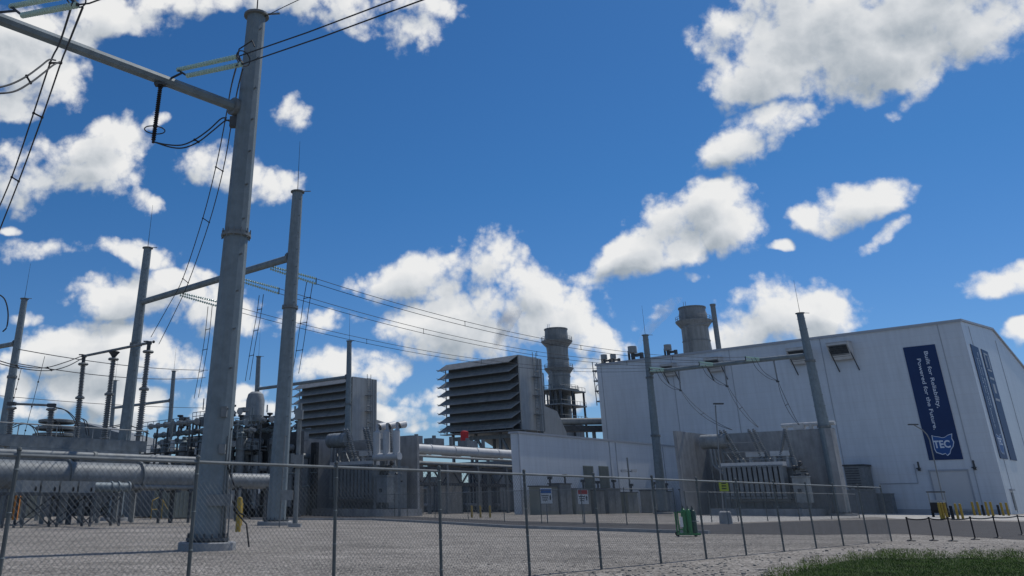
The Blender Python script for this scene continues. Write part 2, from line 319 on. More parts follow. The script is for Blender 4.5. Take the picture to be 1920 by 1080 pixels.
        if smooth:
            me.polygons.foreach_set('use_smooth', [True]*len(me.polygons)); 
            try: me.set_sharp_from_angle(angle=math.radians(35))
            except Exception: pass
        tag(o, label, cat, group, kind); return o
def tag(o, label=None, cat=None, group=None, kind=None):
    for k, v in (('label', label), ('category', cat), ('group', group), ('kind', kind)):
        if v: o[k] = v
    return o
def thing(name, label, cat, loc=(0,0,0), rot=0.0, group=None, kind=None):
    o = bpy.data.objects.new(name, None); S.collection.objects.link(o); o.empty_display_size = .3
    o.location = loc; o.rotation_euler = (0, 0, rot); WM[o] = Matrix.Translation(Vector(loc))@Matrix.Rotation(rot, 4, 'Z')
    return tag(o, label, cat, group, kind)
def copy_thing(o, loc, rot=None, label=None, scale=None):
    c = o.copy(); S.collection.objects.link(c); c.location = loc
    if rot is not None: c.rotation_euler = (0, 0, rot)
    if scale: c.scale = (scale,)*3
    if label: c['label'] = label
    WM[c] = Matrix.Translation(Vector(loc))@Matrix.Rotation(c.rotation_euler.z, 4, 'Z')
    def rec(a, b):
        for ch in a.children:
            d = ch.copy(); S.collection.objects.link(d); d.parent = b; rec(ch, d)
    rec(o, c); return c
R45 = -math.pi/4   # local x -> E1 (towards right and nearer), local y -> E2 (towards right and farther)
def sheet(name, pts, z, m, sub=0, kind='structure', thick=0, label=None):
    mb = MB()
    if thick: mb.prism([V(p[0], p[1], z-thick) for p in pts], (0,0,thick))
    else: mb.add([V(p[0], p[1], z) for p in pts], [tuple(range(len(pts)))])
    return mb.build(name, m, local=True, smooth=False, kind=kind, label=label)

# ------------------------------------------------------------ ground
def G(px, py): p = PZ(px, py); return (p.x, p.y)
sheet('ground', [(-4000,-400),(4000,-400),(4000,7000),(-4000,7000)], 0, 'gravel')
far_edge = [G(300,962), G(470,963), G(650,963.5), G(800,970), G(960,977), G(1240,983), G(1330,984), G(1507,977), G(1683,973.5), G(1800,976), G(1925,979), (130,84)]
near_edge = [(60,25), G(1925,1013), G(1830,1008), G(1700,1001), G(1579,1003), G(1400,1002), G(1240,999), G(960,990), G(700,975), G(470,974.5), G(300,970)]
road = [(-60,210)]+far_edge+near_edge+[(-45,115)]
def strip_sheet(name, a, b, z, m):
    mb = MB(); n = len(a); mb.add([V(*p, z) for p in a]+[V(*p, z) for p in b], [(i, n+i, n+i+1, i+1) for i in range(n-1)]); return mb.build(name, m, local=True, smooth=False, kind='structure')
ra = far_edge[:11]; rb = [G(300,970), G(470,974.5), G(700,975.5), G(830,982), G(960,990), G(1240,999), G(1330,1001), G(1507,1003), G(1683,1001), G(1800,1006), G(1925,1013)]
strip_sheet('road', [(-75,260)]+ra+[(120,80)], [(-40,125)]+rb+[(75,20)], .008, 'asphalt')
strip_sheet('concrete_apron', [G(1640,962), G(1700,963), G(1900,966), (160,150)], [G(1640,969), G(1683,972.5), G(1925,976.5), (150,86)], .004, 'conc2')
strip_sheet('pavement', [G(1290,962), G(1400,961), G(1520,962), G(1640,962)], [G(1290,980), G(1400,979), G(1520,975), G(1640,969)], .004, 'conc2')
strip_sheet('bare_path', [G(1100,1095), G(1240,1066), G(1400,1048), G(1560,1032), G(1700,1017), G(1925,1019)], [G(1150,1110), G(1390,1085), G(1440,1062), G(1560,1038), G(1700,1029), G(1925,1034)], .004, 'conc2').data.materials[0] = M_['gravel']
# low kerb berm along the road
kb = MB()
for a, b in zip(rb[1:6], rb[2:7]): kb.bar(V(a[0], a[1], .09), V(b[0], b[1], .09), .35, .18)
kb.build('road_edging', 'conc', kind='structure', smooth=False)

# ------------------------------------------------------------ turbine hall
C = PZ(1896, 964.5); LL = PP(1118, 685, C, NL); HT = 30.15
hall = thing('turbine_hall', 'large windowless white metal-clad plant hall with navy banners on its walls', 'building', C, R45)
Ln = (Vector((LL.x, LL.y, 0))-C).length
ridge = 24.86; D = 2*ridge
pr = [V(0,0,0), V(0,0,HT), V(0,ridge,31.95), V(0,D,HT-4), V(0,D,0)]
b = MB().prism(pr, V(-Ln,0,0)); b.build('wall', 'wall', hall, local=True, smooth=False)
rf = MB()
rf.prism([V(.25,-.25,HT-.1), V(.25,-.25,HT+.35), V(.25,ridge,32.35), V(.25,D+.3,HT-3.6), V(.25,D+.3,HT-4.1), V(.25,ridge,31.97), V(.25,.02,HT+.03)], V(-Ln-.5,0,0)); rf.build('roof', 'seam', hall, local=True, smooth=False)
def hl(px, py): # pixel on the long wall -> local x, z
    p = PP(px, py, C, NL)-C; return p.dot(E1), p.z
def he(px, py):
    p = PP(px, py, C, NE)-C; return p.dot(E2), p.z
for px in (1130, 1264, 1376, 1553, 1785):
    x, _ = hl(px, 720); MB().box((x,-.03,HT/2), (.14,.06,HT-.3)).build('wall_joint', 'seam', hall, local=True, smooth=False)
for y in (5.0, 24.86): MB().box((.03,y,HT/2), (.06,.12,HT-.4)).build('wall_joint', 'seam', hall, local=True, smooth=False)
g = MB()
for z in np.arange(3, HT-1, 3.05): g.box((-Ln/2,-.006,z), (Ln-.4,.012,.035))
g.build('panel_joints', 'wall2', hall, local=True, smooth=False)
MB().box((-Ln/2,-.05,.35), (Ln,.1,.7)).build('base_trim', 'seam', hall, local=True, smooth=False)
# roll-up door and its trim, personnel door
x0, z1 = hl(1744, 884); x1, _ = hl(1813, 884)
d = MB().box(((x0+x1)/2,-.06,z1/2), (x1-x0,.08,z1)); dr = d.build('roller_door', 'wall2', hall, local=True, smooth=False)
g = MB()
for z in np.arange(.5, z1-.2, .45): g.box(((x0+x1)/2,-.11,z), (x1-x0-.1,.02,.05))
g.build('door_slats', 'wall2', dr, local=True, smooth=False)
g = MB().box(((x0+x1)/2,-.13,z1+.12), (x1-x0+.5,.2,.24)); g.box((x0-.12,-.1,z1/2), (.2,.14,z1)); g.box((x1+.12,-.1,z1/2), (.2,.14,z1)); g.build('door_frame', 'seam', dr, local=True, smooth=False)
y, z = he(1901, 940); g = MB().box((.06,y,1.9), (.1,1.3,2.6)); g.build('personnel_door', 'steel', hall, local=True, smooth=False)
MB().box((.2,y,3.6), (.4,2.0,.3)).build('door_canopy', 'seam', hall, local=True, smooth=False)
# wall lights
for px, py in ((1724,880), (1828,878)):
    x, z = hl(px, py); g = MB().box((x,-.2,z), (.35,.4,.5)); g.box((x,-.5,z+.12), (.6,.5,.16)); g.box((x,-.06,z+.6), (.25,.1,1.2)); g.build('wall_light', 'dark', hall, local=True, smooth=False)
# conduit
x, z = hl(1650, 907); x2, _ = hl(1722, 907); g = MB().tube((x,-.08,z), (x2,-.08,z), .06); g.tube((x2,-.08,z), (x2,-.08,z+3), .06); g.build('conduit', 'seam', hall, local=True)
# roof-edge platform at the far left end
g = MB(); 
for k in range(4): g.box((-Ln-.6, 1.2, HT-1-k*2.2), (1.4, 2.0-.3*k, .25))
g.tube((-Ln-1.2,.4,HT+1), (-Ln-1.0,.4,HT-8.5), .1); g.tube((-Ln-1.2,2.2,HT+1), (-Ln-1.0,2.2,HT-8.5), .1); g.ring((-Ln-.7,1.2,HT-2), (1,0,0), 1.0, .08); g.ring((-Ln-.7,1.2,HT-5), (1,0,0), 1.0, .08)
g.build('roof_ladder', 'steel', hall, local=True)
# hooded wall louvres
for px, py, k in ((1258,694,.8), (1343,684,.9), (1502,668,1), (1580,659,1.05)):
    x, z = hl(px, py)
    w = 1.75*k; zt_, zl_, zb_, dp = z+1.5*k, z+.95*k, z-1.5*k, 2.5*k
    h = MB(); h.hexa([V(x-w,0,zt_-.12), V(x-w,-dp,zt_-.32), V(x+w,-dp,zt_-.32), V(x+w,0,zt_-.12)], [V(x-w,0,zt_+.1), V(x-w,-dp,zt_-.1), V(x+w,-dp,zt_-.1), V(x+w,0,zt_+.1)])
    h.box((x,-dp+.05,(zt_+zl_)/2-.15), (2*w,.1,zt_-zl_-.1))
    for sx in (-w, w-.1): h.prism([V(x+sx,0,zt_), V(x+sx,-dp,zt_-.2), V(x+sx,-dp,zl_), V(x+sx,-.9*k,zb_), V(x+sx,0,zb_)], V(.1,0,0))
    hd = h.build('ventilation_hood', 'white', hall, local=True, smooth=False)
    l = MB()
    h2 = MB().prism([V(x-w+.1,-dp+.12,zl_+.1), V(x-w+.1,-.9*k,zb_), V(x-w+.1,-.7*k,zb_), V(x-w+.1,-dp+.4,zl_+.1)], V(2*w-.2,0,0)); h2.build('front_frame', 'white', hd, local=True, smooth=False)
    l.prism([V(x-w+.3,-dp+.2,zl_-.25), V(x-w+.3,-.98*k,zb_+.25), V(x-w+.3,-.7*k,zb_+.25), V(x-w+.3,-dp+.4,zl_-.25)], V(2*w-.6,0,0))
    for j in range(7): f = j/7; l.box((x, -dp*(1-f)-.9*k*f-.02+.12*(1-f), (zl_-.3)*(1-f)+(zb_+.25)*f), (2*w-.66,.14,.1))
    l.build('louvre', 'dark', hd, local=True, smooth=False)
    for sx in (-w+.15, w-.15): MB().bar((x+sx,-1.9*k,zl_-.6*k), (x+sx+.5,-.05,zb_-1.9*k), .14).build('brace', 'dark', hd, local=True, smooth=False)
# banners
def text_mesh(body, size, bold=.0):
    c = bpy.data.curves.new('lettering', 'FONT'); c.body = body; c.size = size; c.offset = bold; c.resolution_u = 3
    c.align_x = 'LEFT'; o = bpy.data.objects.new('lettering', c); S.collection.objects.link(o)
    dg = bpy.context.evaluated_depsgraph_get(); me = bpy.data.meshes.new_from_object(o.evaluated_get(dg)); bpy.data.objects.remove(o); return me
def put_text(body, length, height, parent, place, name='lettering', m='letter', bold=.02):
    """place(u, v) maps along-text u (m) and up-text v (m) to parent's local space"""
    me = text_mesh(body, 1.0, bold); co = [v.co.copy() for v in me.vertices]; xs = [c.x for c in co]; w = max(xs)-min(xs); mx = min(xs)
    mb = MB(); mb.add([place((c.x-mx)/w*length, c.y/.72*height) for c in co], [tuple(p.vertices) for p in me.polygons])
    return mb.build(name, m, parent, local=True, smooth=False)
def banner(name, label, origin, loc, rot, w, h, logo=True, txt=True):
    t = thing(name, label, 'banner', loc, rot)
    MB().box((w/2,-.06,h/2), (w,.05,h)).build('cloth', 'navy', t, local=True, smooth=False)
    return t
xa, zt = hl(1693, 652); xb, _ = hl(1753, 646); _, zb = hl(1774, 862)
W_, H_ = xb-xa, zt-zb
o = C+E1*xa+UP*zb
bn = thing('wall_banner', 'tall navy banner reading Built for Reliability, Powered for the Future, on the hall', 'banner', o, R45)
MB().box((W_/2,-.09,H_/2), (W_,.05,H_)).build('cloth', 'navy', bn, local=True, smooth=False)
yt = -.125
put_text('Built for Reliability,', H_*.505, .60, bn, lambda u, v: V(W_*.67-.25+v, yt, H_*.945-u), bold=.012)
put_text('Powered for the Future.', H_*.63, .60, bn, lambda u, v: V(W_*.405-.25+v, yt, H_*.885-u), bold=.012)
OH = [(672,850),(690,856),(715,858),(745,865),(762,862),(785,846),(812,838),(812,870),(826,895),(822,925),(806,948),(800,975),(782,990),(768,975),(748,982),(728,975),(705,968),(692,945),(686,915)]
def logo_pts(s=1.0, off=0.0):
    cx, cy = 748, 912
    # emblem stands upright in the banner's own plane
    r = []
    for (x, y) in OH:
        p = PP(1560+x/3.6, 580+y/3.6, C, NL)-o; r.append((p.dot(E1), p.z))
    ccx = sum(a for a, _ in r)/len(r); ccy = sum(b for _, b in r)/len(r)
    return [V(ccx+(a-ccx)*s, yt-off, ccy+(b-ccy)*s) for a, b in r]
MB().add(logo_pts(1.0), [tuple(range(len(OH)))]).build('emblem_outline', 'letter', bn, local=True, smooth=False)
MB().add(logo_pts(.92, .01), [tuple(range(len(OH)))]).build('emblem', 'blue', bn, local=True, smooth=False)
ta = PP(1560+692/3.6, 580+936/3.6, C, NL)-o; tb = PP(1560+806/3.6, 580+936/3.6, C, NL)-o
put_text('TEC', (tb-ta).dot(E1), 1.15, bn, lambda u, v: V(ta.dot(E1)+u, yt-.02, ta.z+v), bold=.03)
# end wall banners
for i, (pl, pr2, lab) in enumerate((((1818,645), (1832,649), 'narrow looking navy banner on the end wall, the one nearer the hall corner'), ((1838,654), (1850,658), 'end wall navy banner with large faded lettering at its top, farther from the corner'))):
    ya, za = he(*pl); yb, _ = he(*pr2); w = yb-ya; zb2 = 8.3; h = za-zb2
    oo = C+E2*ya+UP*zb2
    t = thing('wall_banner', lab, 'banner', oo, R45+math.pi/2)
    MB().box((w/2,-.09,h/2), (w,.05,h)).build('cloth', 'navy', t, local=True, smooth=False)
    if i == 0:
        put_text('Built for Reliability,', h*.505, .55, t, lambda u, v, w=w, h=h: V(w*.67-.25+v, yt, h*.945-u), bold=.012)
        put_text('Powered for the Future.', h*.63, .55, t, lambda u, v, w=w, h=h: V(w*.405-.25+v, yt, h*.885-u), bold=.012)
        sx = w/W_; 
        MB().add([V(p.x*sx, p.y, p.z) for p in logo_pts(1.0)], [tuple(range(len(OH)))]).build('emblem_outline', 'letter', t, local=True, smooth=False)
        MB().add([V(p.x*sx, p.y, p.z) for p in logo_pts(.92, .01)], [tuple(range(len(OH)))]).build('emblem', 'blue', t, local=True, smooth=False)
        put_text('TEC', w*.5, 1.1, t, lambda u, v, w=w: V(w*.26+u, yt-.02, 2.2+v), bold=.03)
    else:
        z0 = h-.7   # large pale block marks, unreadable in the photograph
        for (fx, dz, sx, sz) in ((.5,0,.62,.3), (.24,1.35,.14,2.2), (.76,1.35,.14,2.2), (.5,2.8,.62,.3), (.5,4.2,.62,.4), (.5,5.9,.3,1.6), (.5,7.8,.62,.4)):
            MB().box((w*fx,yt,z0-dz), (w*sx,.012,sz)).build('lettering', 'seam', t, local=True, smooth=False)
# roof vents on the hall
def roof_vent(px, py, k, lab):
    p = PP(px, py, C+E2*3.5, NL); p.z = 30.4; k *= 1.2
    t = thing('roof_vent', lab, 'roof vent', p, R45, 'vent pipes on the hall roof')
    g = MB(); g.tube((0,0,0), (0,0,1.5*k), .35*k); g.tube((1.6*k,0,0), (1.6*k,0,1.5*k), .35*k); g.tube((0,0,1.2*k), (1.6*k,0,1.2*k), .25*k); g.tube((-.9*k,.4,0), (-.9*k,.4,2.1*k), .2*k); g.build('pipes', 'dark', t, local=True)
    MB().tube((0,0,1.6*k), (0,0,2.7*k), .75*k, n=14).build('cap', 'steel2', t, local=True)
    return t
roof_vent(1187, 668, 1.1, 'single drum-capped vent on the hall roof, just left of the tall slim steel pole')
roof_vent(1253, 660, .9, 'small drum-capped vent on the hall roof just left of the wide exhaust stack')
roof_vent(1133, 675, .8, 'drum-capped vent at the far left end of the hall roof')
roof_vent(1150, 673, .75, 'drum-capped vent second from the left end of the hall roof')
# ------------------------------------------------------------ low wing
Wp = PP(1285, 835, C, NL); WA = PP(972, 812, Wp, NE); HW = WA.z
wing = thing('plant_annex', 'low pale blue-grey metal annex projecting left of the tall hall', 'building', (WA.x, WA.y, 0), R45)
WL = (Vector((Wp.x, Wp.y, 0))-Vector((WA.x, WA.y, 0))).length
MB().box((-.8,WL/2,HW/2), (1.6,WL,HW)).build('wall', 'wall', wing, local=True, smooth=False)
MB().box((-.8,WL/2-.1,HW+.13), (2.0,WL+.4,.3)).build('roof_edge', 'seam', wing, local=True, smooth=False)
def wl(px, py):
    p = PP(px, py, Wp, NE)-Vector((WA.x, WA.y, 0)); return p.dot(E2), p.z
for px in (976, 1148, 1160, 1249):
    y, _ = wl(px, 900); MB().box((.05,y,HW/2), (.1,.22,HW-.2)).build('wall_joint', 'seam', wing, local=True, smooth=False)
for px in (1104, 1133):
    y, z = wl(px, 898); g = MB().box((.06,y,z), (.12,3.0,4.2)); p_ = g.build('wall_louvre', 'olive', wing, local=True, smooth=False)
    g = MB()
    for j in range(12): g.box((.16,y,z-1.95+j*.35), (.1,2.8,.06))
    g.build('slats', 'steel', p_, local=True, smooth=False)
# ------------------------------------------------------------ inlet filter houses
def filter_house(loc, W, Dp, H, label):
    t = thing('filter_house', label, 'filter house', loc, R45, 'air inlet filter houses')
    z0 = 15.5; n = 8; ph = (H-z0)/n
    MB().box((-W/2, Dp/2+1.2, (z0+H)/2), (W, Dp-2.4, H-z0)).build('housing', 'filt', t, local=True, smooth=False)
    MB().box((-W/2, .6, (z0+H)/2), (W-.8, 1.2, H-z0-.4)).build('filter_face', 'dark', t, local=True, smooth=False)
    MB().box((-.15, 1.2, (z0+H)/2), (.3, 2.4, H-z0)).build('side_panel', 'filt', t, local=True, smooth=False)
    for k in range(n):
        z = H-k*ph; zl = z-ph*.76; d = 1.6; h = MB()
        a = [V(-W-.2,0,z), V(-.1,0,z), V(-1.5,-d,zl), V(-W-1.6,-d,zl)]
        h.hexa([p-V(0,0,.14) for p in a], a)
        h.build('rain_hood', 'stack', t, local=True, smooth=False)
    g = MB()
    for k in range(n):
        z = H-k*ph
        g.bar((-W-.3,0,z-ph*.9), (-W-1.5,-2.0,z-ph*.66), .1); g.bar((-W-.3,0,z-ph*.3), (-W-.9,-.4,z-ph*.9), .08)
    g.tube((-W-.5,0,z0), (-W-.5,0,H-.5), .12); g.tube((-W-.5,2.2,z0), (-W-.5,2.2,H-.5), .12); g.build('side_frame', 'steel', t, local=True)
    g = MB()
    for y in (Dp*.55, Dp*.7): g.tube((.35,y,z0-1), (.35,y,H+1.0), .07, n=6)
    for z in np.arange(z0, H, .6): g.tube((.35,Dp*.55,z), (.35,Dp*.7,z), .05, n=5)
    for z in (z0+3.2, z0+7, z0+10.8): g.box((.7,Dp*.6,z), (1.0,2.0,.12)); g.ring((.7,Dp*.62,z+1.2), (0,0,1), .5, .05, 12, 5)
    g.build('ladder', 'steel', t, local=True)
    for y in (Dp*.82, Dp*.93): MB().box((.06,y,(z0+H)/2), (.12,.3,H-z0-.2)).build('panel_seam', 'steel2', t, local=True, smooth=False)
    # transition duct behind
    MB().prism([V(-1,Dp,z0), V(-1,Dp,z0+5.6), V(-1,Dp+6,z0+4.6), V(-1,Dp+9,z0+.4), V(-1,Dp+9,z0-3)], V(-W+2,0,0)).build('transition_duct', 'filt', t, local=True, smooth=False)
    g = MB()
    for x in (-.4, -W*.33, -W*.66, -W+.4):
        for y in (1.0, Dp-1): g.bar((x,y,0), (x,y,z0), .5)
    for x, y in ((-W*.33,1.0), (-W*.66,1.0)): g.bar((x,y,z0-.5), (x+3.5,y,z0-6.5), .45)
    for z in (z0-1, z0-6.2, 4): g.bar((-W,1.0,z), (0,1.0,z), .45, .8); g.bar((0,1,z), (0,Dp,z), .45, .8)
    g.build('support_frame', 'steel', t, local=True, smooth=False)
    g = MB(); g.box((-W/2,-.7,z0-.15), (W+2,2.2,.15)); 
    for x in np.linspace(-W-.8,.8,12): g.tube((x,-1.7,z0), (x,-1.7,z0+1.1), .045, n=5)
    g.tube((-W-.8,-1.7,z0+1.1), (.8,-1.7,z0+1.1), .05, n=5); g.build('walkway', 'steel', t, local=True, smooth=False)
    return t
ca = P(972, 665, 180); Wd = (PP(838, 682, ca, NL)-ca).length; Wd = abs((PP(838,682,ca,NL)-ca).dot(E1)); Dpt = (PP(1015, 672, ca, NE)-ca).dot(E2)
fa = filter_house((ca.x, ca.y, 0), Wd, Dpt, ca.z, 'large louvred filter house in front of the round exhaust stack')
HF = ca.z
cb_ = PZ(662, 706, HF)
copy_thing(fa, (cb_.x, cb_.y, 0), label='smaller looking louvred filter house at left, behind the slim pole and concrete wall')
for k, (c0, lb) in enumerate(((ca, 'broad blocky inlet duct casing under the filter house beside the annex'), (cb_, 'broad blocky inlet duct casing under the far left filter house'))):
    t = thing('turbine_enclosure', lb, 'turbine enclosure', (c0.x, c0.y, 0), R45, 'gas turbine enclosures')
    MB().box((-Wd/2, Dpt+5, 5), (Wd+2, 10, 10)).build('casing', 'steel', t, local=True, smooth=False)
    g = MB()
    for x in np.linspace(-Wd, 1, 9): g.box((x,Dpt-.1,5), (.25,.3,10))
    g.build('ribs', 'dark', t, local=True, smooth=False)
    g = MB(); g.tube((-Wd,Dpt-1.2,8), (1,Dpt-1.2,8), .5); g.tube((-Wd,Dpt-1.4,6), (1,Dpt-1.4,6), .35); g.tube((-Wd*.4,Dpt-1.5,0), (-Wd*.4,Dpt-1.5,9), .5); g.build('pipes', 'steel2', t, local=True)

# ------------------------------------------------------------ exhaust stacks
def stack(px, ytop, Yd, prof, rings, label, zbase=0):
    """prof: list of (pixel y, half width px); built round the vertical axis at its real place"""
    top = P(px, ytop, Yd); den = lambda py: _c-(CY-py)/F*_s
    r_ = lambda py, hw: hw/F*Yd/den(py)
    z_ = lambda py: P(px, py, Yd).z
    t = thing('exhaust_stack', label, 'chimney', (top.x, Yd, 0), R45, 'boiler exhaust stacks')
    pf = [(z_(py), r_(py, hw)) for py, hw in prof]; pf.sort()
    pf = [(0, pf[0][1])]+pf
    g = MB(); n = 32; zs = [p[0] for p in pf]
    g.lathe((0,0,0), UP, pf+[(pf[-1][0], pf[-1][1]*.9), (pf[-1][0]-3, pf[-1][1]*.9)], n); g.build('shell', 'stack', t, local=True)
    z0, r0 = pf[-1]
    MB().lathe((0,0,z0-.35), UP, [(0,r0+.02), (.02,r0+.22), (.33,r0+.22), (.37,r0-.3)], n).build('rim', 'steel', t, local=True)
    for py, hw in rings:
        z = z_(py); r = r_(py, hw); rin = np.interp(z, [p[0] for p in pf], [p[1] for p in pf])
        pl = MB().lathe((0,0,z), UP, [(-1.6,rin-.05), (-.2,r-.1), (0,r), (.18,r), (.2,rin-.05)], n).build('platform', 'steel', t, local=True)
        g = MB()
        for k in range(20):
            a = 2*math.pi*k/20; g.tube((r*math.cos(a)*.97,r*math.sin(a)*.97,z+.1), (r*math.cos(a)*.97,r*math.sin(a)*.97,z+1.3), .05, n=5)
        g.ring((0,0,z+1.3), UP, r*.97, .05, 28, 5); g.ring((0,0,z+.75), UP, r*.97, .04, 28, 5); g.build('railing', 'steel', pl, local=True)
    for z in np.arange(z0-4, 22, -5.2):
        rin = np.interp(z, [p[0] for p in pf], [p[1] for p in pf]); MB().lathe((0,0,z), UP, [(-.15,rin), (-.12,rin+.14), (.12,rin+.14), (.15,rin)], n).build('stiffener', 'steel', t, local=True)
    # ladder facing camera-left
    g = MB(); 
    rr = max(p[1] for p in pf)+.35
    for y in (-.3,.3): g.tube((y,-rr,18), (y,-rr,z0+1), .06, n=5)
    for z in np.arange(18, z0, .5): g.tube((-.3,-rr,z), (.3,-rr,z), .04, n=4)
    g.build('ladder', 'steel', t, local=True)
    return t
stack(1042, 617, 262, [(617,20.5),(632,21.5),(640,21),(660,19.5),(690,20),(700,20.5),(728,18.5),(760,18)], [(641,29),(692,27),(733,34)], 'tall round steel exhaust stack rising beside the big louvred filter house')
stB = stack(1297, 577, 230, [(577,23.5),(586,24),(590,25.3),(606,25),(612,24),(640,24.5),(660,26)], [(604,33)], 'wide round exhaust stack standing behind the white hall roof')
# boiler frame below stack A
bl = P(1047, 760, 255); t = thing('heat_recovery_boiler', 'steel boiler tower with railed platforms around the foot of the exhaust stack', 'boiler', (bl.x, bl.y, 0), R45)
zt = P(1047, 735, 255).z; zl = P(1047, 790, 255).z
g = MB()
for z in (zt, (zt+zl)/2, zl):
    g.box((0,0,z), (11,13,.35)); 
    for x in np.linspace(-5.4,5.4,9): g.tube((x,-6.4,z), (x,-6.4,z+1.2), .06, n=5)
    for y in np.linspace(-6.4,6.4,9): g.tube((5.4,y,z), (5.4,y,z+1.2), .06, n=5)
    g.tube((-5.4,-6.4,z+1.2), (5.4,-6.4,z+1.2), .06, n=5); g.tube((5.4,-6.4,z+1.2), (5.4,6.4,z+1.2), .06, n=5)
g.build('platform', 'steel', t, local=True, smooth=False)
g = MB()
for x in (-5,-1.7,1.7,5):
    for y in (-6,0,6): g.bar((x,y,0), (x,y,zt), .45)
for k in range(6): g.bar((-5+k*2,-6,zl), (-3.4+k*1.6,-6,zt), .2)
g.build('frame', 'dark', t, local=True, smooth=False)
MB().box((0,0,(zl-1)/2), (9,11,zl-1)).build('casing', 'steel', t, local=True, smooth=False)
g = MB()
for k in range(9): x = random.uniform(-5,5); h = random.uniform(1.5,5.5); g.tube((x,-5.5+k%3,zt), (x,-5.5+k%3,zt+h), random.uniform(.15,.4)); g.tube((x,-5.5+k%3,zt+h), (x+random.uniform(-1.5,1.5),-5.5+k%3,zt+h), .25)
for k in range(7): x = -4.5+k*1.5; g.tube((x,-5.2,zl), (x,-5.2,zt), random.uniform(.18,.4))
g.build('pipes', 'steel', t, local=True)
MB().tube((-9,-8,0), (-9,-8,zl+6), .35).build('riser', 'steel', t, local=True)
# slim vent stack next to stack B
a = P(1345, 655, 215); b2 = P(1334, 571, 215)
t = thing('vent_pipe', 'slim plain steel vent pipe standing right of the wide exhaust stack', 'chimney', (a.x, a.y, 0))
zz = b2.z; MB().tube((a.x,a.y,0), (b2.x+.3,a.y,zz), .72, .62, 14).build('pipe', 'galv2', t)
MB().tube((b2.x+.3,a.y,zz-.3), (b2.x+.3,a.y,zz+.1), .75, .75, 14).build('cap', 'steel', t)
MB().bar((b2.x,a.y,zz-4.4), (b2.x-6,a.y+6,zz-4.6), .25).build('tie', 'steel', t, smooth=False)
# pipe bridge behind the annex
pa = P(1020, 800, 200); pb = pa+E2*0+V(26,-3,0)
t = thing('pipe_bridge', 'elevated pipe bridge spanning the gap between filter house duct and white hall', 'pipe bridge', (pa.x, pa.y, 0))
za = P(1060, 797, 200).z
g = MB().tube((pa.x,pa.y,za+.7), (pb.x,pb.y,za+.7), .75, n=14); g.build('pipe', 'steel2', t)
g = MB().bar((pa.x,pa.y,za-.9), (pb.x,pb.y,za-.9), 2.2, 1.3); g.build('deck', 'dark', t, smooth=False)
for k in (.08, .42, .62, .85): q = pa.lerp(pb, k); MB().bar((q.x,q.y,0), (q.x,q.y,za-1.5), .7).build('column', 'steel', t, smooth=False)
# ------------------------------------------------------------ pipe rack left of annex
Ro = P(985, 850, 168)
t = thing('pipe_rack', 'steel pipe rack with pale pipes between the concrete firewall and the annex', 'pipe rack', (Ro.x, Ro.y, 0), R45)
def rl(px, py): p = PP(px, py, Ro, NE)-V(Ro.x, Ro.y, 0); return p.dot(E2), p.z
y0, zp = rl(790, 842); 
g = MB(); g.tube((0,y0-12,zp), (0,0,zp), .78, n=16)
for y in np.arange(y0-10, 0, 6): g.tube((0,y,zp), (0,y+.25,zp), .86, n=16)
g.build('main_pipe', 'white', t, local=True)
g = MB()
for k in range(4): g.tube((1.2-k*.9,y0-14,zp-2.2), (1.2-k*.9,3,zp-2.2), .28, n=8)
g.tube((1.8,y0-10,zp-1.2), (1.8,-3,zp-1.2), .2, n=8); g.build('pipes', 'steel2', t, local=True)
g = MB(); 
for zz in (zp-3.0, zp-5.4): 
    for x in (-2, 2): g.bar((x,y0-14,zz), (x,2,zz), .3, .45)
for i, y in enumerate(np.arange(y0-14, 2, 2.4)):
    for x in (2,): g.bar((x,y,zp-5.4 if i % 2 else zp-3.0), (x,y+2.4,zp-3.0 if i % 2 else zp-5.4), .2)
g.build('truss', 'dark', t, local=True, smooth=False)
for y in np.arange(y0-12, 3, 8): 
    for x in (-2, 2): MB().bar((x,y,0), (x,y,zp-2.8), .45).build('column', 'steel', t, local=True, smooth=False)
    MB().bar((-2.2,y,zp-2.6), (2.2,y,zp-2.6), .4).build('cross_beam', 'steel', t, local=True, smooth=False)
g = MB()
for k in range(5): y = y0+2+k*4.5; g.box((-3,y,zp+.2+(k % 2)*1.0), (2.2,2.8,1.8)); g.tube((-3,y,zp), (-3,y,zp+2.6), .35)
g.build('valve_boxes', 'steel', t, local=True, smooth=False)
q = P(871, 820, 165); g = MB().box(q, (1.4,1.0,1.9)); g.box(q+V(.2,-.3,-1.2), (.9,.7,1.0)); g.sphere(q+V(0,0,.8), .8, 8, (1,.7,.5)); g.build('hanging_tarpaulin', 'red', label='bright red tarpaulin bundle tied under the louvred filter house', cat='tarpaulin')
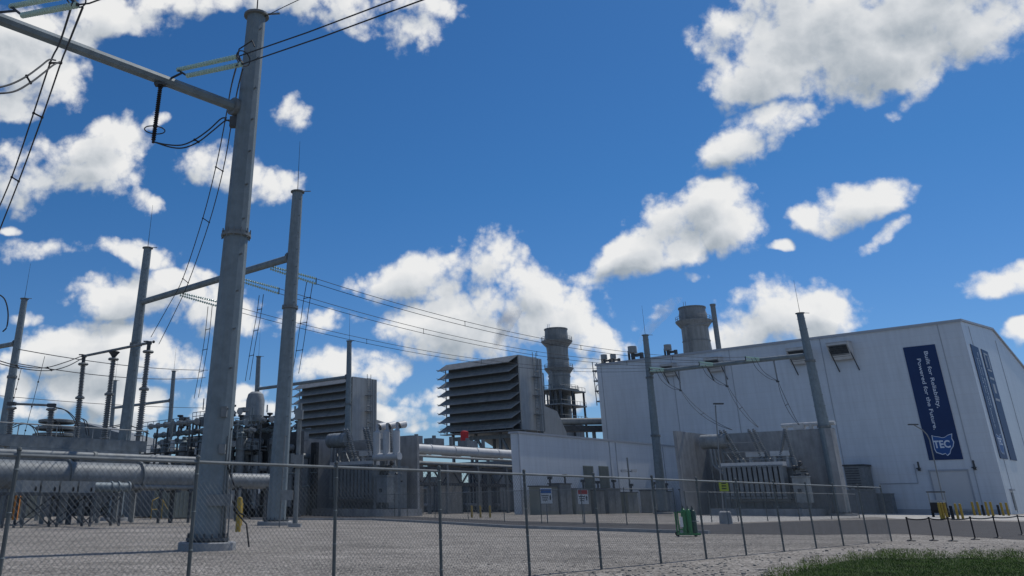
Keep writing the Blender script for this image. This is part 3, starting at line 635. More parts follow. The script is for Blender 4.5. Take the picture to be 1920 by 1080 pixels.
# equipment skids below rack
for k, (px, w, h, m) in enumerate(((812,5,7,'steel'), (842,6,5,'dark'), (884,6,6,'steel'), (905,4,8,'dark'), (930,6,7.5,'steel2'), (952,4,6,'steel'), (985,0,0,None))):
    if not m: continue
    p = P(px, 958, 175+(k % 3)*4)
    t = thing('equipment_skid', ('narrow grey tank skid just right of the concrete firewall','dark pump skid behind the free standing concrete wall','grey filter skid under the left half of the pipe rack','dark tall valve skid under the pipe rack','pale panelled skid left of the annex corner','grey pump skid against the annex corner')[k], 'equipment skid', (p.x, p.y, 0), R45, 'equipment skids under the pipe rack')
    MB().box((0,0,h*.42+.4), (w*.8,3,h*.84)).build('casing', m, t, local=True, smooth=False)
    g = MB(); 
    for j in range(4): x = -w*.35+j*w*.23; g.tube((x,-2.0,.4), (x,-2.0,h*random.uniform(.7,1)), random.uniform(.12,.28)); 
    g.tube((-w*.4,-2.2,h*.6), (w*.4,-2.2,h*.6), .2); g.tube((-w*.45,-2.4,1.3), (w*.45,-2.4,1.3), .3); g.build('pipes', 'steel2', t, local=True)
    g = MB(); g.box((0,0,.2), (w,4.6,.4)); g.build('base_frame', 'dark', t, local=True, smooth=False)

# ------------------------------------------------------------ firewalls
def firewall(base, L, H, th, label, along=E2, group='concrete firewalls'):
    return MB().box(base+along*(L/2)+UP*(H/2), (th, L, H), ax=along.cross(UP).normalized()*1.0, ay=along).build('firewall', 'conc', label=label, cat='firewall', group=group, smooth=False)
b1 = PZ(1284, 966); H1 = P(1284, 808, b1.y).z
firewall(b1, 11, H1, .5, 'concrete firewall left of the big transformer, with a round tank before it')
b1f = b1+E2*11.2; L1 = 19.0
firewall(b1f+E1*.1, L1, H1, .45, 'long concrete firewall directly behind the big transformer with sloping bushings', along=E1)
b1r = b1f+E1*(L1-.2); firewall(b1r-E2*1.9, 1.8, H1-.1, .9, 'narrow pale concrete pier right of the big transformer, beside the thick steel pole')
q = b1f+E1*(L1-1.6)
g = MB(); g.tube(q+V(-4,4,H1+.7), q+V(1.4,-1.4,H1+.7), .3); g.tube(q+V(-3.6,3.6,H1+.02), q+V(-3.6,3.6,H1+.9), .25); g.tube(q+V(-1,1,H1+.02), q+V(-1,1,H1+.9), .3); g.box(q+V(-2.2,2.2,H1+.5), (1.6,.8,.8), ax=E1); g.build('spray_header', 'white', label='pale pipe header lying on top of the firewall behind the thick right pole', cat='pipe')
b2_ = PZ(561, 966); H2 = P(561, 822, b2_.y).z
firewall(b2_, 7, H2, .6, 'left concrete firewall standing below the far filter house')
firewall(b2_+E2*7.3+E1*.1, 17, H2*.985, .45, 'concrete firewall behind the smaller left transformer', along=E1)
b3 = PZ(750, 962); firewall(b3+E1*.1, 2.8, P(778,818,b3.y).z, .5, 'shaded concrete wall panel facing the yard at the right end of the left transformer', along=E1)
b3b = b3+E1*3.2; firewall(b3b, 2.4, P(778,818,b3.y).z, .6, 'pale concrete firewall end at the right of the left transformer')
b4 = PZ(827, 963); firewall(b4, 5.2, P(827,866,b4.y).z, .5, 'free standing pale concrete wall before the pipe rack')

# ------------------------------------------------------------ transformers
def shed_profile(L, r, n, cap=True):
    p = [(0, r*1.25), (L*.03, r*1.25)]
    for i in range(n):
        a = L*(.04+.92*i/n); d = L*.92/n; p += [(a, r*.62), (a+d*.45, r), (a+d*.6, r), (a+d*.9, r*.62)]
    return p+[(L*.97, r*.6), (L, r*.6)]
def transformer(loc, label):
    t = thing('power_transformer', label, 'transformer', loc, R45, 'step-up transformers')
    MB().box((0,.5,.45), (13,9,.9)).build('foundation', 'conc', t, local=True, smooth=False)
    g = MB().box((.4,1.6,3.6), (9.4,3.6,5.2)); g.box((.4,1.6,6.25), (9.9,4.0,.25))
    for x in np.linspace(-4,4.8,8): g.box((x,-.25,3.6), (.16,.25,5.0))
    g.build('tank', 'steel', t, local=True, smooth=False)
    for i in range(12):
        x = -4.1+i*.74; g = MB()
        for j in range(5): g.box((x-.24+j*.12,-1.9,4.35), (.05,1.5,3.9))
        g.box((x,-1.9,6.45), (.62,1.5,.3)); g.box((x,-1.9,2.3), (.62,1.5,.25)); g.box((x,-2.66,4.4), (.46,.04,3.7)); g.build('radiator', 'steel', t, local=True, smooth=False)
    g = MB(); g.box((-.05,-1.9,6.75), (9.0,1.3,.55)); g.build('header', 'white', t, local=True, smooth=False)
    g = MB(); g.tube((-4.3,-1.4,2.0), (4.2,-1.4,2.0), .2); g.build('lower_pipe', 'steel2', t, local=True)
    g = MB(); g.tube((-8.6,1,10.3), (-4.6,1,10.3), 1.05, n=24)
    for x in (-7.6,-5.6): g.lathe((x,1,10.3), (1,0,0), [(-.06,1.06),(-.05,1.1),(.05,1.1),(.06,1.06)], 24)
    cv = g.build('conservator', 'steel2', t, local=True)
    g = MB()
    for x in (-7.6,-5.6): g.bar((x,1,9.3), (x,1,.9), .28); g.bar((x,1,9.2), (x+2.4,1,5.5), .2)
    g.build('conservator_stand', 'steel', t, local=True, smooth=False)
    for k in range(3): MB().path([(-6.9+k*.3,-.2+k*.5,9.2), (-6.7+k*.3,-.4+k*.5,6.9), (-4.3,-1+k*.5,4.9-k*.35)], .17, 8).build('oil_pipe', 'steel2', t, local=True)
    for k, (x, dx) in enumerate(((-3.2,-2.6), (.6,-1.9), (3.6,.9))):
        for sgn in (0, 1):
            bx = x+sgn*.9; a = V(bx,1.2,6.3); e = V(bx+(dx if sgn else dx*.9), .9, 11.9-.1*k) if k < 2 else V(3.6+.35+sgn*.7+(.3 if sgn == 0 else -.5), .9, 11.6)
            if k == 2: a = V(2.3+sgn*2.4,1.2,6.3)
            d = (e-a); g = MB(); g.lathe(a, d, [(0,.42), (d.length*.22,.4), (d.length*.24,.3)], 12); tr = g.build('turret', 'steel', t, local=True)
            aa = a+d*.24; dd = e-aa; MB().lathe(aa, dd, shed_profile(dd.length, .29, 16), 10).build('bushing', 'porc', tr, local=True)
    for x0 in (-1.0, 2.6): 
        g = MB(); g.box((x0+.3,1.4,8.25), (2.8,1.0,.7)); g.tube((x0-.6,1.4,6.3), (x0-.6,1.4,8), .3); g.tube((x0+1.2,1.4,6.3), (x0+1.2,1.4,8), .35); g.build('duct_box', 'white', t, local=True, smooth=False)
    g = MB()
    for x in np.linspace(-5,4.5,8): g.tube((x,-.3,6.3), (x,-.3,7.5), .05, n=5)
    g.tube((-5,-.3,7.5), (4.5,-.3,7.5), .05, n=5); g.tube((-5,-.3,8.6), (1,.4,8.6), .07, n=5); g.tube((-5,-.3,9.9), (1,.4,9.9), .06, n=5); g.build('handrail', 'steel2', t, local=True)
    g = MB(); g.box((6.4,-2.2,3.3), (2.0,1.2,3.2)); g.box((6.4,-2.2,5.0), (2.2,1.4,.15)); cbn = g.build('control_cabinet', 'steel2', t, local=True, smooth=False)
    MB().box((6.2,-2.83,3.2), (.5,.05,.45)).build('gauge', 'dark', cbn, local=True, smooth=False)
    g = MB(); g.bar((5.7,-2.2,.9), (5.7,-2.2,1.7), .15); g.bar((7.1,-2.2,.9), (7.1,-2.2,1.7), .15); g.build('cabinet_stand', 'steel', cbn, local=True, smooth=False)
    g = MB()
    for k in range(14): a = V(random.uniform(4.6,6.6), random.uniform(-1.8,1.5), random.uniform(1,6)); e = a+random.choice([V(1,0,0), V(0,0,1.6), V(0,-1,0), V(-.8,0,0)]); g.tube(a, e, random.uniform(.06,.2), n=7)
    for k in range(5): g.sphere((5.4+random.uniform(-.5,.9),-.5,5.2+random.uniform(-1,1.6)), .35, 8)
    g.build('valves', 'dark', t, local=True)
    return t
def on_line(px, o, e):   # point o+e*t seen at image column px
    lo, hi = -60.0, 60.0
    X = lambda t: (lambda v: CX+F*v.x/(v.y*_c+(v.z-EYE)*_s))(o+e*t)
    for _ in range(50):
        m = (lo+hi)/2
        if (X(m)-px)*(X(hi)-X(lo)) < 0: lo = m
        else: hi = m
    return o+e*lo
tp = on_line(1438, b1+E2*5.2, E1)
tf = transformer((tp.x, tp.y, 0), 'big grey transformer with a long radiator bank before the white hall')
tq = on_line(682, b2_+E2*2.6, E1)
tf2 = copy_thing(tf, (tq.x, tq.y, 0), label='smaller looking transformer between concrete firewalls left of the pipe rack')
q0 = tq+E1*4.6-E2*2.6
g = MB()
for k in range(3): c = q0+E1*(k*1.9+.6); g.path([c+UP*7.6, c+UP*8.4, c+UP*10.6, c+UP*11.4+E2*.4, c+UP*11.6+E2*1.6], .5, 14)
c = q0; g.tube(q0+E1*.2+UP*7.4, q0+E1*5+UP*7.4, .5, n=14); ch = g
t = thing('cooler_tower', 'three bent upright white pipes on a frame beside the left transformer', 'cooler', (q0.x, q0.y, 0), R45)
ch.build('cylinders', 'white', t)
g = MB()
for k in (0.3, 4.9): c = q0+E1*k; MB().bar(c, c+UP*7.0, .35).build('post', 'steel', t, smooth=False)

# ------------------------------------------------------------ poles and gantries
def pole_parts(t, base, top, r0, r1, joints=(.45,), rod=4.5, n=12, foot=True, found=2.2, parent_name='pole'):
    base = Vector(base); top = Vector(top); d = top-base
    p = MB().tube(base+UP*.35, top, r0, r1, n).build(parent_name, 'galv', t, smooth=False)
    for j in joints:
        c = base+d*j; r = r0+(r1-r0)*j
        g = MB().lathe(c, d, [(-.14,r), (-.12,r*1.22), (-.02,r*1.22), (0,r*1.12), (.1,r*1.12), (.12,r)], 24)
        for k in range(12): a = 2*math.pi*k/12; g.tube(c+V(math.cos(a)*r*1.15,math.sin(a)*r*1.15,-.2), c+V(math.cos(a)*r*1.15,math.sin(a)*r*1.15,.2), .03, n=6)
        g.build('flange', 'galv2', p)
    MB().lathe(top, d, [(-.02,r1*1.0), (0,r1*1.35), (.1,r1*1.35), (.12,r1*.6)], 20).build('cap_plate', 'galv2', p)
    g = MB()
    for k in range(int(d.length/1.6)):
        c = base+d*((k+1.2)*1.6/d.length); r = r0+(r1-r0)*((k+1.2)*1.6/d.length)
        if (c-top).dot(UP) > -.5: break
        for a in (-.9+math.pi*.0, 2.3): g.bar(c+V(math.cos(a)*r*.97,math.sin(a)*r*.97,0), c+V(math.cos(a)*(r+.14),math.sin(a)*(r+.14),0), .06)
    g.build('step_bolts', 'galv2', p, smooth=False)
    if rod:
        MB().tube(top+UP*.1, top+UP*(rod), .035, .015, 6).build('lightning_rod', 'wire', p)
        MB().bar(top+V(0,0,.12), top+V(r1*2.6,-.3,.02), .07).build('wire_bracket', 'galv2', p, smooth=False)
    if foot:
        g = MB().tube(base+UP*.32, base+UP*.42, r0*1.32, n=24)
        for k in range(16):
            a = 2*math.pi*k/16; q = base+V(math.cos(a)*r0*1.2,math.sin(a)*r0*1.2,0); g.tube(q+UP*.25, q+UP*.58, .045, n=6); 
        g.build('base_plate', 'dark', p)
        MB().lathe(base-UP*.2, UP, [(0,r0*found), (.45,r0*found), (.48,r0*found*.97)], 24).build('foundation', 'conc', p)
    return p
def wpx(px0, px1, py, Y): return (px1-px0)/F*Y/(_c-(CY-py)/F*_s)/2
# near structure
B1 = PZ(388, 1031); T1 = P(481, 32, B1.y)
r0 = wpx(359, 420, 1000, B1.y); r1 = wpx(465, 500, 60, B1.y)
t = thing('dead_end_structure', 'tallest foreground steel mast with a long crossarm reaching off the left edge', 'power line structure', B1)
pole_parts(t, B1, T1, r0, r1, (P(437,440,B1.y).z/T1.z,), 6, 12, found=1.75)
A1 = P(447, 203, B1.y); za = A1.z; A0 = PZ(0, 36, za); dA = (A0-A1).normalized()
AX = A1+(A0-A1)*1.5; ra_ = wpx(0, 22, 203, A1.y)
g = MB().tube(A1+dA*.3, AX, ra_*.9, ra_*.85, 8); arm = g.build('crossarm', 'galv', t, smooth=False)
g = MB().tube(A1, A1+dA*.35, ra_*1.55, n=16); g.build('arm_flange', 'galv2', t)
g = MB().box(A1+dA*.1-UP*.75, (.5,.3,.5)); g.build('arm_bracket', 'dark', t, smooth=False)
# conduit, boxes and cables on the near mast's right side
g = MB(); c = B1+V(r0*1.05,-.15,0); g.tube(c+UP*.05, c+UP*8.2+V(-.12,0,0), .055, n=8); g.tube(c+V(.14,-.05,.05), c+V(.14,-.05,3.2), .03, n=6); g.tube(c+V(-.1,-.2,.05), c+V(-.1,-.2,4.1), .03, n=6); g.build('conduit', 'galv2', t)
g = MB().path([c+V(.1,0,2.6), c+V(.35,-.1,2.1), c+V(.3,0,1.4), c+V(.8,.1,.9), c+V(.95,.1,.1)], .035); g.path([c+V(.1,0,1.9), c+V(.5,0,1.3), c+V(.95,.1,1.1)], .035); g.path([c+V(.0,0,4.4), c+V(-.25,-.1,3.9), c+V(-.05,-.1,3.0), c+V(.1,0,2.6)], .035); g.build('cables', 'black', t)
for bp_, bs_ in (((.7,-.9,1.75), (.95,.3,.4)), ((.65,-.85,3.6), (.25,.2,.35)), ((.6,-.85,5.0), (.22,.2,.4))): MB().box(B1+V(r0*bp_[0],r0*bp_[1],bp_[2]), bs_).build('junction_box', 'steel', t, smooth=False)

def wireset(name, label, cat, pts_list, r, spacers=(), group=None, m='wire', sag=None):
    """twin bundle: pts_list = list of point paths; spacers = list of (a, b)"""
    c = pts_list[0][0]; t = thing(name, label, cat, c, group=group)
    for pts in pts_list: MB().path(pts, r, 6).build('wire', m, t)
    for a, b in spacers:
        g = MB().bar(a, b, r*1.8); 
        for q in (a, b): g.sphere(q, r*2.2, 6)
        g.build('spacer', 'black', t)
    return t
def cat(a, b, sag, n=16):
    a = Vector(a); b = Vector(b); return [a.lerp(b, i/n)-UP*(sag*4*(i/n)*(1-i/n)) for i in range(n+1)]
def glass_string(a, b, r, n, parent):
    a = Vector(a); b = Vector(b); L = (b-a).length; st = L/n; p = []
    for i in range(n): p += [(i*st, r*.25), (i*st+st*.25, r), (i*st+st*.45, r*.95), (i*st+st*.6, r*.3), (i*st+st*.97, r*.25)]
    return MB().lathe(a, b-a, p, 12).build('insulator_string', 'glass', parent)
def phase(px_arm, py_arm, ends, yoke_px, lab, far):
    """strain string pair from the crossarm towards the camera-right, conductors run on overhead"""
    Sx = PZ(px_arm, py_arm, za+.25)
    plane = (Q, Q)
    t = thing('strain_insulator', lab, 'insulator', Sx, group='glass strain insulators on the crossarm')
    (a1, b1_), (a2, b2x) = ends
    pa1, pb1 = PP(*a1, Sx, plane), PP(*b1_, Sx, plane); pa2, pb2 = PP(*a2, Sx+V(-.2,-.2,0), plane), PP(*b2x, Sx+V(-.2,-.2,0), plane)
    MB().bar(Sx, (pa1+pa2)/2, .07).build('link', 'wire', t, smooth=False)
    MB().bar(pa1, pa2, .07).build('yoke_plate', 'wire', t, smooth=False)
    glass_string(pa1, pb1, .11, 22, t); glass_string(pa2, pb2, .11, 22, t)
    yk = PP(*yoke_px, Sx, plane); MB().bar(pb1, pb2, .09).build('yoke_plate', 'wire', t, smooth=False)
    g = MB(); g.path([pb1+V(0,0,0), (pb1+pb2)/2+V(-.1,.1,.55), pb1+E1*.9+UP*.35, pb1+E1*1.1], .03); g.ring((pb1+pb2)/2+E1*.2, E1, .32, .025, 18, 5); g.build('corona_ring', 'wire', t)
    return t, Sx, pb1, pb2
t1_, S1, y1a, y1b = phase(310, 152, (((333,131),(446,106)), ((351,142),(455,120))), (452,114), 'pair of long pale green glass insulators pointing at the tallest mast', None)
sp_ = A1+dA*((S1-A1).dot(dA)); dphase = dA*7.2
t2_, S2, y2a, y2b = phase(-12, 24, (((20,12),(128,-8)), ((42,29),(146,9))), (152,8), 'pair of pale green glass insulators at the top left corner', None)
# conductors overhead
def over(a, px, py, S0, ext=1.6):
    e = PP(px, py, S0, (Q, Q)); return [a, a.lerp(e, .5)-UP*.05, e, e+(e-a)*ext]
wireset('overhead_line', 'twin line leaving the tallest mast to the top edge of the sky', 'power line', [over(y1a, 738, 0, S1), over(y1b, 792, 0, S1)], .026, group='twin lines running overhead')
wireset('overhead_line', 'short twin line at the top left corner above the green glass insulators', 'power line', [over(y2a, 170, -30, S2), over(y2b, 190, -2, S2)], .026, group='twin lines running overhead')
ea = T1+V(.35,0,0); MB().path([ea, PP(532,13,T1,(Q,Q)), PP(568,-4,T1,(Q,Q)), PP(700,-60,T1,(Q,Q))], .02).build('shield_wire', 'wire', label='thin shield wire leaving the top of the tallest mast to the right', cat='power line')
# post below the arm with ring and jumpers
Pt = PZ(301, 160, za-.35); Pb = P(287, 268, Pt.y)
t = thing('suspension_insulator', 'dark rod insulator with a ring hanging below the crossarm', 'insulator', Pb)
MB().lathe(Pt, Pb-Pt, shed_profile((Pb-Pt).length, .10, 26), 12).build('rod', 'black', t)
MB().ring(Pt.lerp(Pb, .78), UP, .42, .025, 24, 6).build('grading_ring', 'wire', t)
MB().box(Pt+UP*.05, (.5,.3,.12)).build('hanger_plate', 'dark', t, smooth=False)
J1 = P(430, 222, S1.y-1.5); J1b = P(437, 227, S1.y-1.5)
def smooth(p, k=5):   # Catmull-Rom through the points
    if len(p) < 3: return p
    q = [p[0]*2-p[1]]+list(p)+[p[-1]*2-p[-2]]; r = []
    for i in range(1, len(q)-2):
        for j in range(k):
            t = j/k; r.append(.5*((2*q[i])+(q[i+1]-q[i-1])*t+(2*q[i-1]-5*q[i]+4*q[i+1]-q[i+2])*t*t+(3*q[i]-q[i-1]-3*q[i+1]+q[i+2])*t**3))
    return r+[p[-1]]
def pxpath(pts, Ya, Yb): n = len(pts)-1; return smooth([P(x, y, Ya+(Yb-Ya)*i/n) for i, (x, y) in enumerate(pts)])
ja = pxpath([(288,266),(312,271),(340,272),(365,262),(392,243),(414,223),(425,221)], Pb.y, J1.y); jb = pxpath([(288,266),(320,276),(345,277),(372,266),(398,246),(420,228),(430,225)], Pb.y, J1.y)
wireset('jumper_cable', 'curved twin cable from the ringed rod insulator to the tallest mast', 'cable', [ja, jb], .03, [(ja[15], jb[15])])
ld = pxpath([(444,122),(436,160),(430,195),(428,222)], y1b.y, J1.y); ld2 = pxpath([(455,130),(446,168),(438,208),(436,216)], y1b.y, J1b.y)
Yd2 = 66.0
def dropper(px_a, px_b, Ya, Yb, spf, label, r=.035, extra=None, grp='twin droppers to the switchyard'):
    A = pxpath(px_a, Ya, Yb); B = pxpath(px_b, Ya, Yb)
    spc = []
    for f in spf: i = int(f*(len(A)-1)); fr = f*(len(A)-1)-i; j = min(i+1, len(A)-1); spc.append((A[i].lerp(A[j], fr), B[i].lerp(B[j], fr)))
    return wireset('dropper_line', label, 'power line', [A, B], r, spc, group=grp)
dropper([(444,122),(433,165),(423,222),(405,312),(380,410),(343,522),(315,575),(283,632)], [(455,130),(444,175),(435,226),(418,320),(392,418),(353,530),(328,585),(298,645)], y1b.y, 88, (.29,.43,.57,.715), 'long twin cable beside the tallest mast dropping to the horizontal bus')
dropper([(136,6),(112,80),(94,118),(63,212),(22,332),(-20,430)], [(155,14),(125,90),(114,118),(79,220),(35,340),(-20,480)], y2b.y, y2b.y+22, (.4,.6,.8), 'long twin cable crossing in front of the crossarm at top left')
ja = pxpath([(-20,168),(20,158),(50,143),(75,125),(92,112),(104,113)], y2b.y, y2b.y+4); jb = pxpath([(-20,176),(25,172),(57,155),(80,138),(100,122),(112,116)], y2b.y, y2b.y+4)
wireset('jumper_cable', 'curved twin cable at the left edge meeting the top left dropper', 'cable', [ja, jb], .03, [(ja[10], jb[10])])
MB().path(pxpath([(-10,548),(8,560),(15,585),(13,612),(5,622)], 60, 60), .05, 6).build('cable_loop', 'wire', label='curved cable loop at the left edge beside the leftmost mast', cat='cable')

def gantry(base_px, top_px, H, rr, label, beams, ph=None, found=1.9, joints=(.62,)):
    """base_px/top_px lists per pole; beams: list of (pole index, pixel end)"""
    ps = []; 
    for (bx, by), (tx, ty) in zip(base_px, top_px):
        T = PZ(tx, ty, H); Bx = P(bx, by, T.y); ps.append((V(Bx.x, T.y, 0), T))
    t = thing('gantry', label, 'gantry', ps[0][0], group='steel gantries of the switchyard')
    for (B, T), (r0, r1) in zip(ps, rr): pole_parts(t, B, T, r0, r1, joints, 5.2, 12, found=found)
    zb = None
    for i, pxy, Hb, j, rb in beams:
        B, T = ps[i]; f = Hb/H; a = B.lerp(T, f)
        if j is not None: c = ps[j][0].lerp(ps[j][1], f)
        else: c = PZ(*pxy, Hb); c = a+(c-a).normalized()*((c-a).length)
        d = (c-a).normalized(); MB().tube(a+d*.5, c-d*(.4 if j is not None else 0), rb, n=10).build('beam', 'galv', t, smooth=False)
        g = MB().tube(a+d*.3, a+d*.6, rb*1.7, n=14); g.build('beam_flange', 'galv2', t)
    return t, ps
H = 28.3; HB = P(537, 481, 73.4).z
gt2, ps2 = gantry([(517,985),(229,850)], [(558,361),(277,466)], H, ((.78,.48),(.72,.44)), 'two pole steel gantry just right of and behind the tallest mast', [(0,None,HB,1,.33)])
gt3, ps3 = gantry([(4,830)], [(46,561)], H, ((.72,.44),), 'single steel pole gantry at the far left edge', [(0,(-30,655),HB,None,.33)])
gt4, ps4 = gantry([(650,955),(472,950)], [(655,640),(485,669)], H, ((.66,.42),(.66,.42)), 'slender two pole gantry in front of the far filter house', [(0,None,HB,1,.3)])
gt5, ps5 = gantry([(312,900),(205,880)], [(326,696),(216,714)], H, ((.66,.42),(.66,.42)), 'distant two pole gantry behind the switchgear at left', [(0,None,HB,1,.3)])
gt6, ps6 = gantry([(1243,955),(1580,962)], [(1210,629),(1500,588)], H, ((.82,.46),(.98,.5)), 'two pole gantry in front of the white hall carrying lines down to the big transformer', [(0,None,HB,1,.34)], joints=(.42,.75))

# ------------------------------------------------------------ lines from gantry 2 to right gantry
def on_beam(ps, px, zoff=0.0, i=0, j=1, Hb=HB):
    a = ps[i][0].lerp(ps[i][1], Hb/H); b = ps[j][0].lerp(ps[j][1], Hb/H)
    # point on beam seen at px
    lo, hi = 0.0, 1.0
    def X(t): 
        p = a.lerp(b, t); v = p-V(0,0,EYE); zc = v.y*_c+v.z*_s; return CX+F*v.x/zc
    for _ in range(40):
        m = (lo+hi)/2
        if (X(m)-px)*(X(hi)-X(lo)) < 0: lo = m
        else: hi = m
    return a.lerp(b, lo)+UP*zoff
labs = ('nearest', 'middle', 'farthest')
for k, (pa_, pb_) in enumerate(((507,1425), (440,1338), (338,1246))):
    a = on_beam(ps2, pa_, -.35); b = on_beam(ps6, pb_, .1)
    d = (b-a).normalized(); s1 = a+d*5.2-UP*.5; e1 = b-d*4.4-UP*.3
    off = V(0,0,.25)
    t = thing('strain_insulator', 'twin glass insulators on the two pole gantry, %s of its three phases' % labs[k], 'insulator', a, group='glass strain insulators on the gantries')
    for sg in (-1, 1): glass_string(a+off*sg*.5, s1+off*sg, .13, 20, t)
    MB().bar(s1+off*1.3, s1-off*1.3, .1).build('yoke_plate', 'wire', t, smooth=False)
    t = thing('strain_insulator', ('white looking glass insulators at the right end of the gantry beam before the hall', 'white looking glass insulators at the middle of the gantry beam before the hall', 'white looking glass insulators at the left end of the gantry beam before the hall')[k], 'insulator', b, group='glass strain insulators on the gantries')
    for sg in (-1, 1): glass_string(e1+off*sg, b+off*sg*.5, .15, 18, t)
    MB().bar(e1+off*1.3, e1-off*1.3, .1).build('yoke_plate', 'wire', t, smooth=False)
    c1 = cat(s1+off, e1+off, 2.3, 24); c2 = cat(s1-off, e1-off, 2.3, 24)
    wireset('overhead_line', 'long twin line crossing the sky to the hall gantry, %s of three' % ('uppermost', 'middle', 'lowest')[k], 'power line', [c1, c2], .028, [(c1[i], c2[i]) for i in (6, 12, 18)], group='twin lines from the switchyard to the hall gantry')
    # droppers from the beam side
    dz = [((587,527),(580,570),(570,640),(560,700)), ((494,552),(489,590),(478,650),(468,712)), ((398,573),(392,630),(384,680),(372,745))][k]
    dropper([(x, y) for x, y in dz], [(x-(8 if k else 12), y+2) for x, y in dz], s1.y, s1.y+25, (.25,.5,.75), ('twin dropper right of the second mast','twin dropper between the two tall masts','twin dropper passing behind the tallest mast')[k], .035, grp='twin droppers below the gantry lines')
# loops and droppers of right gantry
hall_lab = ('left', 'middle', 'right')
for k, (p0, p1, p2, p3, ptop) in enumerate((((1230,694),(1250,722),(1276,731),(1372,806),(1272,690)), ((1316,686),(1336,712),(1363,723),(1421,801),(1357,680)), ((1409,672),(1428,700),(1458,714),(1498,797),(1450,668)))):
    a = on_beam(ps6, ptop[0], -.3); bt = P(p2[0], p2[1], a.y+.3)
    t = thing('suspension_insulator', 'slim rod insulator hanging from the hall gantry beam, %s one of three' % hall_lab[k], 'insulator', bt, group='rod insulators below the hall gantry beam')
    MB().lathe(a, bt-a, shed_profile((bt-a).length, .13, 18), 10).build('rod', 'porc', t)
    MB().box(bt-UP*.1, (.3,.5,.2)).build('clamp', 'dark', t, smooth=False)
    ye = tp.y-1
    A = pxpath([p0, ((p0[0]+p1[0])/2-2,(p0[1]+p1[1])/2+2), p1, ((p1[0]+p2[0])/2,(p1[1]+p2[1])/2+3), p2], a.y-3, bt.y); Bq = pxpath([(p0[0]+6,p0[1]-2), ((p0[0]+p1[0])/2+5,(p0[1]+p1[1])/2-1), (p1[0]+4,p1[1]-3), ((p1[0]+p2[0])/2+3,(p1[1]+p2[1])/2), p2], a.y-3, bt.y)
    wireset('jumper_cable', 'looped twin cable under the hall gantry beam, %s one of three' % hall_lab[k], 'cable', [A, Bq], .035, group='looped cables below the hall gantry beam')
    bow = 14 if k == 0 else 8
    def dp(o1): return [(p2[0]+(p3[0]-p2[0])*f+o1-bow*4*f*(1-f)*.6, p2[1]+(p3[1]-p2[1])*f+bow*4*f*(1-f)*.7) for f in np.linspace(0,1,10)]
    A = pxpath(dp(0), bt.y, ye); Bq = pxpath([(x+4*math.sin(math.pi*i/9)+1, y-3*math.sin(math.pi*i/9)) for i, (x, y) in enumerate(dp(0))], bt.y, ye)
    wireset('dropper_line', 'twin cable dropping to the big transformer, %s one of three' % hall_lab[k], 'power line', [A, Bq], .035, [(A[22], Bq[22])], group='cables dropping to the big transformer')
# thin distant wires at left
for k, (a, b, sg, Ya, Yb, lb) in enumerate((((35,655),(390,694),.6,95,150,'upper thin wire crossing the lower left sky'), ((35,682),(385,708),.8,95,150,'lower thin wire crossing the lower left sky'), ((0,742),(385,765),.4,150,190,'faint thin wire just above the left switchgear'))):
    MB().path(cat(P(*a, Ya), P(*b, Yb), sg, 14), .05, 5).build('overhead_line', 'wire', label=lb, cat='power line', group='thin lines at the lower left')
for k, (a, b, lb) in enumerate((((84,668),(36,850),'thin slanting dropper wire nearest the left edge'), ((40,690),(22,760),'short thin slanting dropper wire left of the bus insulators'))):
    pa_ = cat(P(*a, 110), P(*b, 112), .3, 8); t = thing('dropper_line', lb, 'power line', pa_[0], group='thin slanting droppers at the lower left'); MB().path(pa_, .035, 5).build('wire', 'wire', t)
    g = MB()
    for i in (2,4,6): g.sphere(pa_[i], .13, 6)
    g.build('spacer', 'black', t)

# ------------------------------------------------------------ bus on porcelain columns
ZB = P(280, 640, 88).z
cols = []
for k, (px, py, lb) in enumerate(((158,665,'left'), (215,655,'middle'), (280,640,'right'))):
    tpz = PZ(px, py, ZB); yb = {158:825, 215:822, 280:818}[px]; base = P(px-20 if px != 158 else 142, yb, tpz.y)
    Tt = V(tpz.x, tpz.y, ZB-.3); Bb = V((base.x+tpz.x*0), tpz.y, max(base.z, 3)); Ltot = (Tt-Bb).length
    t = thing('bus_insulator', 'tall ribbed porcelain column carrying the bus, %s one of three' % lb, 'insulator', Bb, group='tall porcelain bus columns'); cols.append(Tt)
    dd = Tt-Bb
    low = MB().lathe(Bb, dd, shed_profile(Ltot*.5, .36, 22), 14).build('lower_porcelain', 'porc', t)
    MB().lathe(Bb+dd*.5, dd, [(-.12,.3),(-.1,.5),(.1,.5),(.12,.3)], 14).build('joint_flange', 'galv2', t)
    MB().lathe(Bb+dd*.51, dd, shed_profile(Ltot*.40, .30, 20), 14).build('upper_porcelain', 'porc', t)
    MB().lathe(Bb+dd*.9, dd, [(0,.22),(.02,.5),(.12,.58),(.25,.5),(.3,.2)], 18).build('corona_cap', 'galv2', t)
    g = MB().lathe(Bb+dd*.93, dd, [(0,.2),(Ltot*.07,.2)], 10); 
    if k == 1: g.lathe(Tt-UP*.55, UP, [(0,.2),(.3,.4),(.55,.62),(.62,.5)], 14)
    else: g.box(Tt+UP*.15, (.5,.35,.3)); g.box(Tt+V(-.35,0,.3), (.5,.12,.12)); g.sphere(Tt+V(.45,0,.25), .16, 8)
    g.build('terminal', 'dark', t)
    g = MB(); g.tube(Bb-UP*(Bb.z), Bb, .17, n=10); g.build('support', 'galv2', t)
MB().tube(cols[0]+UP*.15, cols[2]+UP*.15, .14, n=10).build('bus_tube', 'galv2', label='dark horizontal bus tube across the three tall porcelain columns', cat='bus tube')
a = cols[0]+UP*.1
A = pxpath([(-15,672),(30,685),(80,690),(120,680),(155,667)], 80, a.y); Bq = pxpath([(-15,678),(35,690),(88,695),(125,687),(156,671)], 80, a.y)
